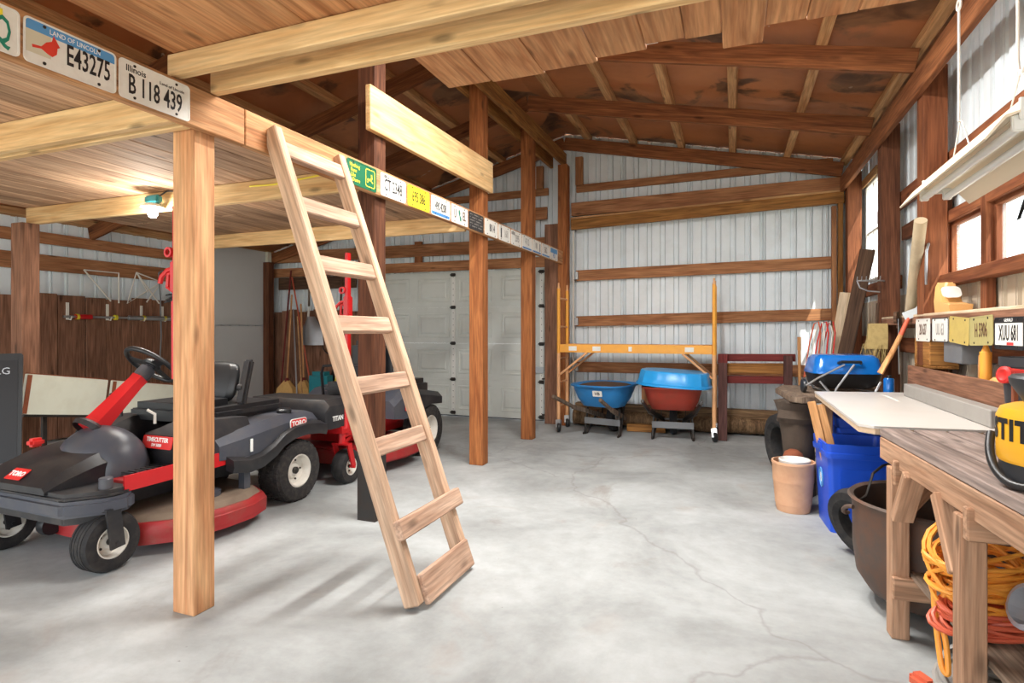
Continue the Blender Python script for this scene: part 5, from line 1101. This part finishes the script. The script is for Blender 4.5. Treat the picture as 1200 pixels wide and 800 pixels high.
# wire shelf brackets on the wall
GXs = LX + .095
for y0, pts, lab in ((4.6, [(0, 2.0), (.42, 2.0), (.42, 1.62)], 'white wire bracket with long diagonal hanging on the plank wall'), (5.25, [(0, 2.03), (.36, 1.93), (.14, 1.65)], 'crumpled white wire bracket hanging on the plank wall')):
    b_ = thing('wire_bracket', lab, 'bracket', (GXs, y0, 1.6), group='white wire brackets'); m = MB()
    P_ = [(GXs, y0 + a, z) for a, z in pts]
    m.tube(P_, .009, 6); m.tube([P_[0], (GXs, y0 + .32, 1.64)], .009, 6)
    if y0 > 5: m.tube([P_[0], (GXs, y0 - .12, 1.62), (GXs, y0 + .12, 1.78), P_[1]], .007, 6); m.tube([P_[0], (GXs, y0 + .16, 1.78)], .007, 6)
    m.build('wire', 'wire_white', b_)
for k, y in enumerate((4.42, 4.88, 5.32, 5.62)):
    t = thing('wall_peg', ('white painted wall peg beside the red grip of the rod', 'white painted wall peg under the thin shaft of the rod', 'white painted wall peg under the thick barrel of the rod', 'white painted wall peg between the thick barrel and hanging hose')[k], 'peg', (GX + .04, y, 1.45), group='white pegs on the plank wall')
    MB().bar((GX + .04, y, 1.40), (GX + .04, y, 1.60), .012, .03, n=(0, 1, 0)).build('back_strip', 'wire_white', t); MB().tube([(GX + .04, y, 1.41), (GX + .10, y, 1.40), (GX + .12, y, 1.44)], .008).build('prong', 'wire_white', t)
rd = thing('sprayer_rod', 'long grey rod with red grip resting on the wall pegs', 'rod', (GX + .09, 5.0, 1.44))
MB().tube([(GX + .085, 4.35, 1.435), (GX + .085, 5.15, 1.435)], .014, 10).build('shaft', 'aluminium', rd, smooth=True); MB().tube([(GX + .085, 5.12, 1.435), (GX + .085, 5.85, 1.435)], .030, 14).build('barrel', 'aluminium', rd, smooth=True)
MB().tube([(GX + .085, 4.48, 1.435), (GX + .085, 4.66, 1.435)], .030, 10).build('grip', 'red_paint', rd, smooth=True)
for y in (4.5, 4.95, 5.32, 5.62): MB().tube([(GX + .085, y - .015, 1.435), (GX + .085, y + .015, 1.435)], .034, 10).build('band', 'tape_yellow', rd)
o = MB().tube([(GX + .06, 5.55, 2.05), (GX + .08, 5.56, 1.7), (GX + .07, 5.58, 1.2), (GX + .08, 5.55, .8)], .009, 8).tube([(GX + .06, 5.55, 2.05), (GX + .10, 5.57, 2.08), (GX + .12, 5.6, 2.0)], .012, 8).build('hanging_hose', 'grey_metal', smooth=True); tag(o, 'thin grey hose hanging from the girt beside the rod', 'hose')
m = MB(); random.seed(2)
pts = [(GX + .10 + random.uniform(-.04, .04), 5.83 + .22*math.cos(k*1.1) , 1.70 + random.uniform(-.05, .08)) for k in range(26)]; m.tube(pts, .010, 6); o = m.build('rope_tangle', 'grey_metal', smooth=True); tag(o, 'tangle of dark rope hanging at the end of the rod', 'rope')
# white enamelled panels with rusty edges on a dark stand
wpn = thing('rusty_white_panels', 'pair of white enamel panels with rusty edges on a dark stand', 'panel', (-5.3, 3.5, 0))
A0, A1 = Vector((-5.13, 2.80, .78)), Vector((-5.42, 4.32, .545)); dv = (A1 - A0); L_ = dv.length; dv.normalize(); nn = Vector((dv.y, -dv.x, 0)).normalized(); up_ = nn.cross(dv)*-1
if up_.z < 0: up_ = -up_
for a, b_ in ((0, .47), (.50, 1)):
    c = A0 + dv*L_*(a+b_)/2; M = basis(c, dv, up_)
    m = MB(); m.prism(rrect(L_*(b_-a) - .01, .32, .012), .03, z0=-.015); m.build('panel', 'enamel_white', wpn, M=M)
    MB().box((0, .162, 0), (L_*(b_-a) - .02, .008, .034)).build('rusty_edge', 'rust', wpn, M=M); MB().box((0, -.165, 0), (L_*(b_-a) - .02, .02, .05)).build('rail', 'dark_steel', wpn, M=M)
    MB().box((-(L_*(b_-a))/2 + .02, 0, .016), (.035, .30, .006)).build('edge_strip', 'rust', wpn, M=M)
for t in (.12, .88):
    c = A0 + dv*L_*t; MB().bar((c.x - .03, c.y, 0), (c.x - .03, c.y, c.z - .15), .03, .03, n=(0, 1, 0)).build('leg', 'dark_steel', wpn)
c0_, c1_ = A0 + dv*.1, A0 + dv*(L_*.9); MB().bar((c0_.x - .03, c0_.y, .10), (c1_.x - .03, c1_.y, c1_.z - .18), .02, .03, n=(1, 0, 0)).build('brace', 'dark_steel', wpn)
# flat black screen leaning by the post
tv = thing('flat_screen', 'flat black screen leaning beside the brown loft post', 'screen', (-5.0, 2.30, 0)); TM = basis((-4.98, 2.36, .60), (.55, .85, 0), (-.16, .1, 1))
MB().prism(rrect(.62, 1.02, .015), .035, z0=-.0175).build('bezel', 'black_vinyl', tv, M=TM); MB().prism(rrect(.57, .92, .005), .004, z0=.017).build('glass_face', 'grill_black', tv, M=TM)
text('lettering', 'LG', 'tape_grey', tv, TM @ Matrix.Translation((.20, .38, .0225)), .07, 1)
MB().box((0, -.535, 0), (.5, .05, .10)).build('stand', 'black_plastic', tv, M=TM)
# tools in the back corner
def longtool(name, label, cat, p, q, r, mat, parts=()):
    t = thing(name, label, cat, p, group='hand tools in the back corner'); MB().tube([p, q], r, 8).build('handle', mat, t, smooth=True)
    for nm, mt, m in parts: m.build(nm, mt, t, smooth=True)
    return t
bp_ = Vector((-6.62, 7.18, 0))
def broom(label, x, y, ztop, zbr, w, dy=.22):
    m = MB(); m.loft([[(x - .03, y - .03, zbr + .47), (x + .03, y - .03, zbr + .47), (x + .03, y + .03, zbr + .47), (x - .03, y + .03, zbr + .47)], [(x - w*.75, y - .05, zbr + .34), (x + w*.7, y - .05, zbr + .34), (x + w*.7, y + .05, zbr + .34), (x - w*.75, y + .05, zbr + .34)], [(x - w, y - .05, zbr), (x + w, y - .05, zbr), (x + w, y + .05, zbr), (x - w, y + .05, zbr)]])
    m2 = MB(); m2.lathe([(0, 0), (.04, 0), (.025, .06), (0, .06)], Matrix.Translation((x, y, zbr + .45)), 10)
    return longtool('straw_broom', label, 'broom', (x, y, zbr + .47), (x - .10, y + dy, ztop), .013, 'handle_wood', [('bristles', 'straw', m), ('binding', 'maroon_paint', m2)])
broom('straw broom with a natural handle standing in the back corner', -6.55, 7.18, 1.85, .02, .21)
broom('second straw broom half hidden behind the first', -6.36, 7.34, 1.70, .02, .18, .05)
longtool('red_pole', 'thin red pole leaning among the brooms', 'pole', (-6.26, 7.48, .01), (-6.78, 7.55, 2.15), .012, 'cord_red')
longtool('dark_pole', 'black and maroon pole leaning in the corner', 'pole', (-6.80, 7.28, .01), (-6.73, 7.47, 2.25), .014, 'maroon_paint')
longtool('grey_pole', 'thin grey steel pole leaning across the plank wall', 'pole', (-6.18, 7.0, .01), (-6.62, 7.40, 1.62), .011, 'aluminium'); longtool('tan_pole', 'thin tan pole crossing the grey pole', 'pole', (-6.10, 7.03, .01), (-6.52, 7.38, 1.50), .010, 'purlin_tan')
# scoop shovel hanging blade down
m = MB(); secs = []
for i in range(8):
    t = i/7; z = 1.50 - .46*t; w_ = .07 + .13*min(1, t*2.2); xc = -6.38 + .10*t; dp = .03*(1-t)
    secs.append([(xc + w_*s, 7.50 - .05*(1 - abs(s)**2)*1 + .03*abs(s) - .06*t, z) for s in (-1, -.6, -.2, .2, .6, 1)] + [(xc + w_*s, 7.51 - .05*(1 - abs(s)**2) + .03*abs(s) - .06*t, z) for s in (1, .6, .2, -.2, -.6, -1)])
m.loft(secs); m2 = MB(); m2.tube([(-6.40, 7.49, 1.50), (-6.41, 7.52, 1.66)], .018, 10)
longtool('scoop_shovel', 'aluminium scoop shovel hanging blade down on the tool rail', 'shovel', (-6.41, 7.52, 1.64), (-6.43, 7.55, 2.15), .017, 'weathered', [('blade', 'aluminium', m), ('socket', 'trim_white', m2)])
m = MB(); m.loft([[(-5.86, 7.44, .70), (-5.70, 7.44, .70), (-5.70, 7.46, .70), (-5.86, 7.46, .70)], [(-5.90, 7.40, .55), (-5.66, 7.40, .55), (-5.66, 7.42, .55), (-5.90, 7.42, .55)], [(-5.80, 7.38, .36), (-5.74, 7.38, .36), (-5.74, 7.40, .36), (-5.80, 7.40, .36)]])
longtool('spade', 'dark spade leaning with its blade near the teal box', 'spade', (-5.78, 7.45, .68), (-5.80, 7.56, 2.1), .016, 'dark_board', [('blade', 'dark_steel', m)])
o = MB().tube([(-6.05 + .16*math.cos(t/20*6.283), 7.58, 1.12 + .22*math.sin(t/20*6.283)) for t in range(20)], .010, 6, closed=True).build('wire_loop', 'dark_steel', smooth=True); tag(o, 'dark wire loop hanging on the plank wall beside the shovel', 'wire loop')
o = MB().box((-5.95, 7.25, .42), (.34, .26, .44), bev=.06).box((-5.95, 7.25, .12), (.30, .24, .22), bev=.03).build('teal_chest', 'teal', smooth=True); tag(o, 'teal plastic chest on the floor below the spade', 'chest')
o = MB().tube([(-5.70, 7.20, .01), (-5.74, 7.46, 1.35)], .012, 8).build('yellow_stake', 'tape_yellow'); tag(o, 'yellow marker stake leaning beside the spade', 'stake')
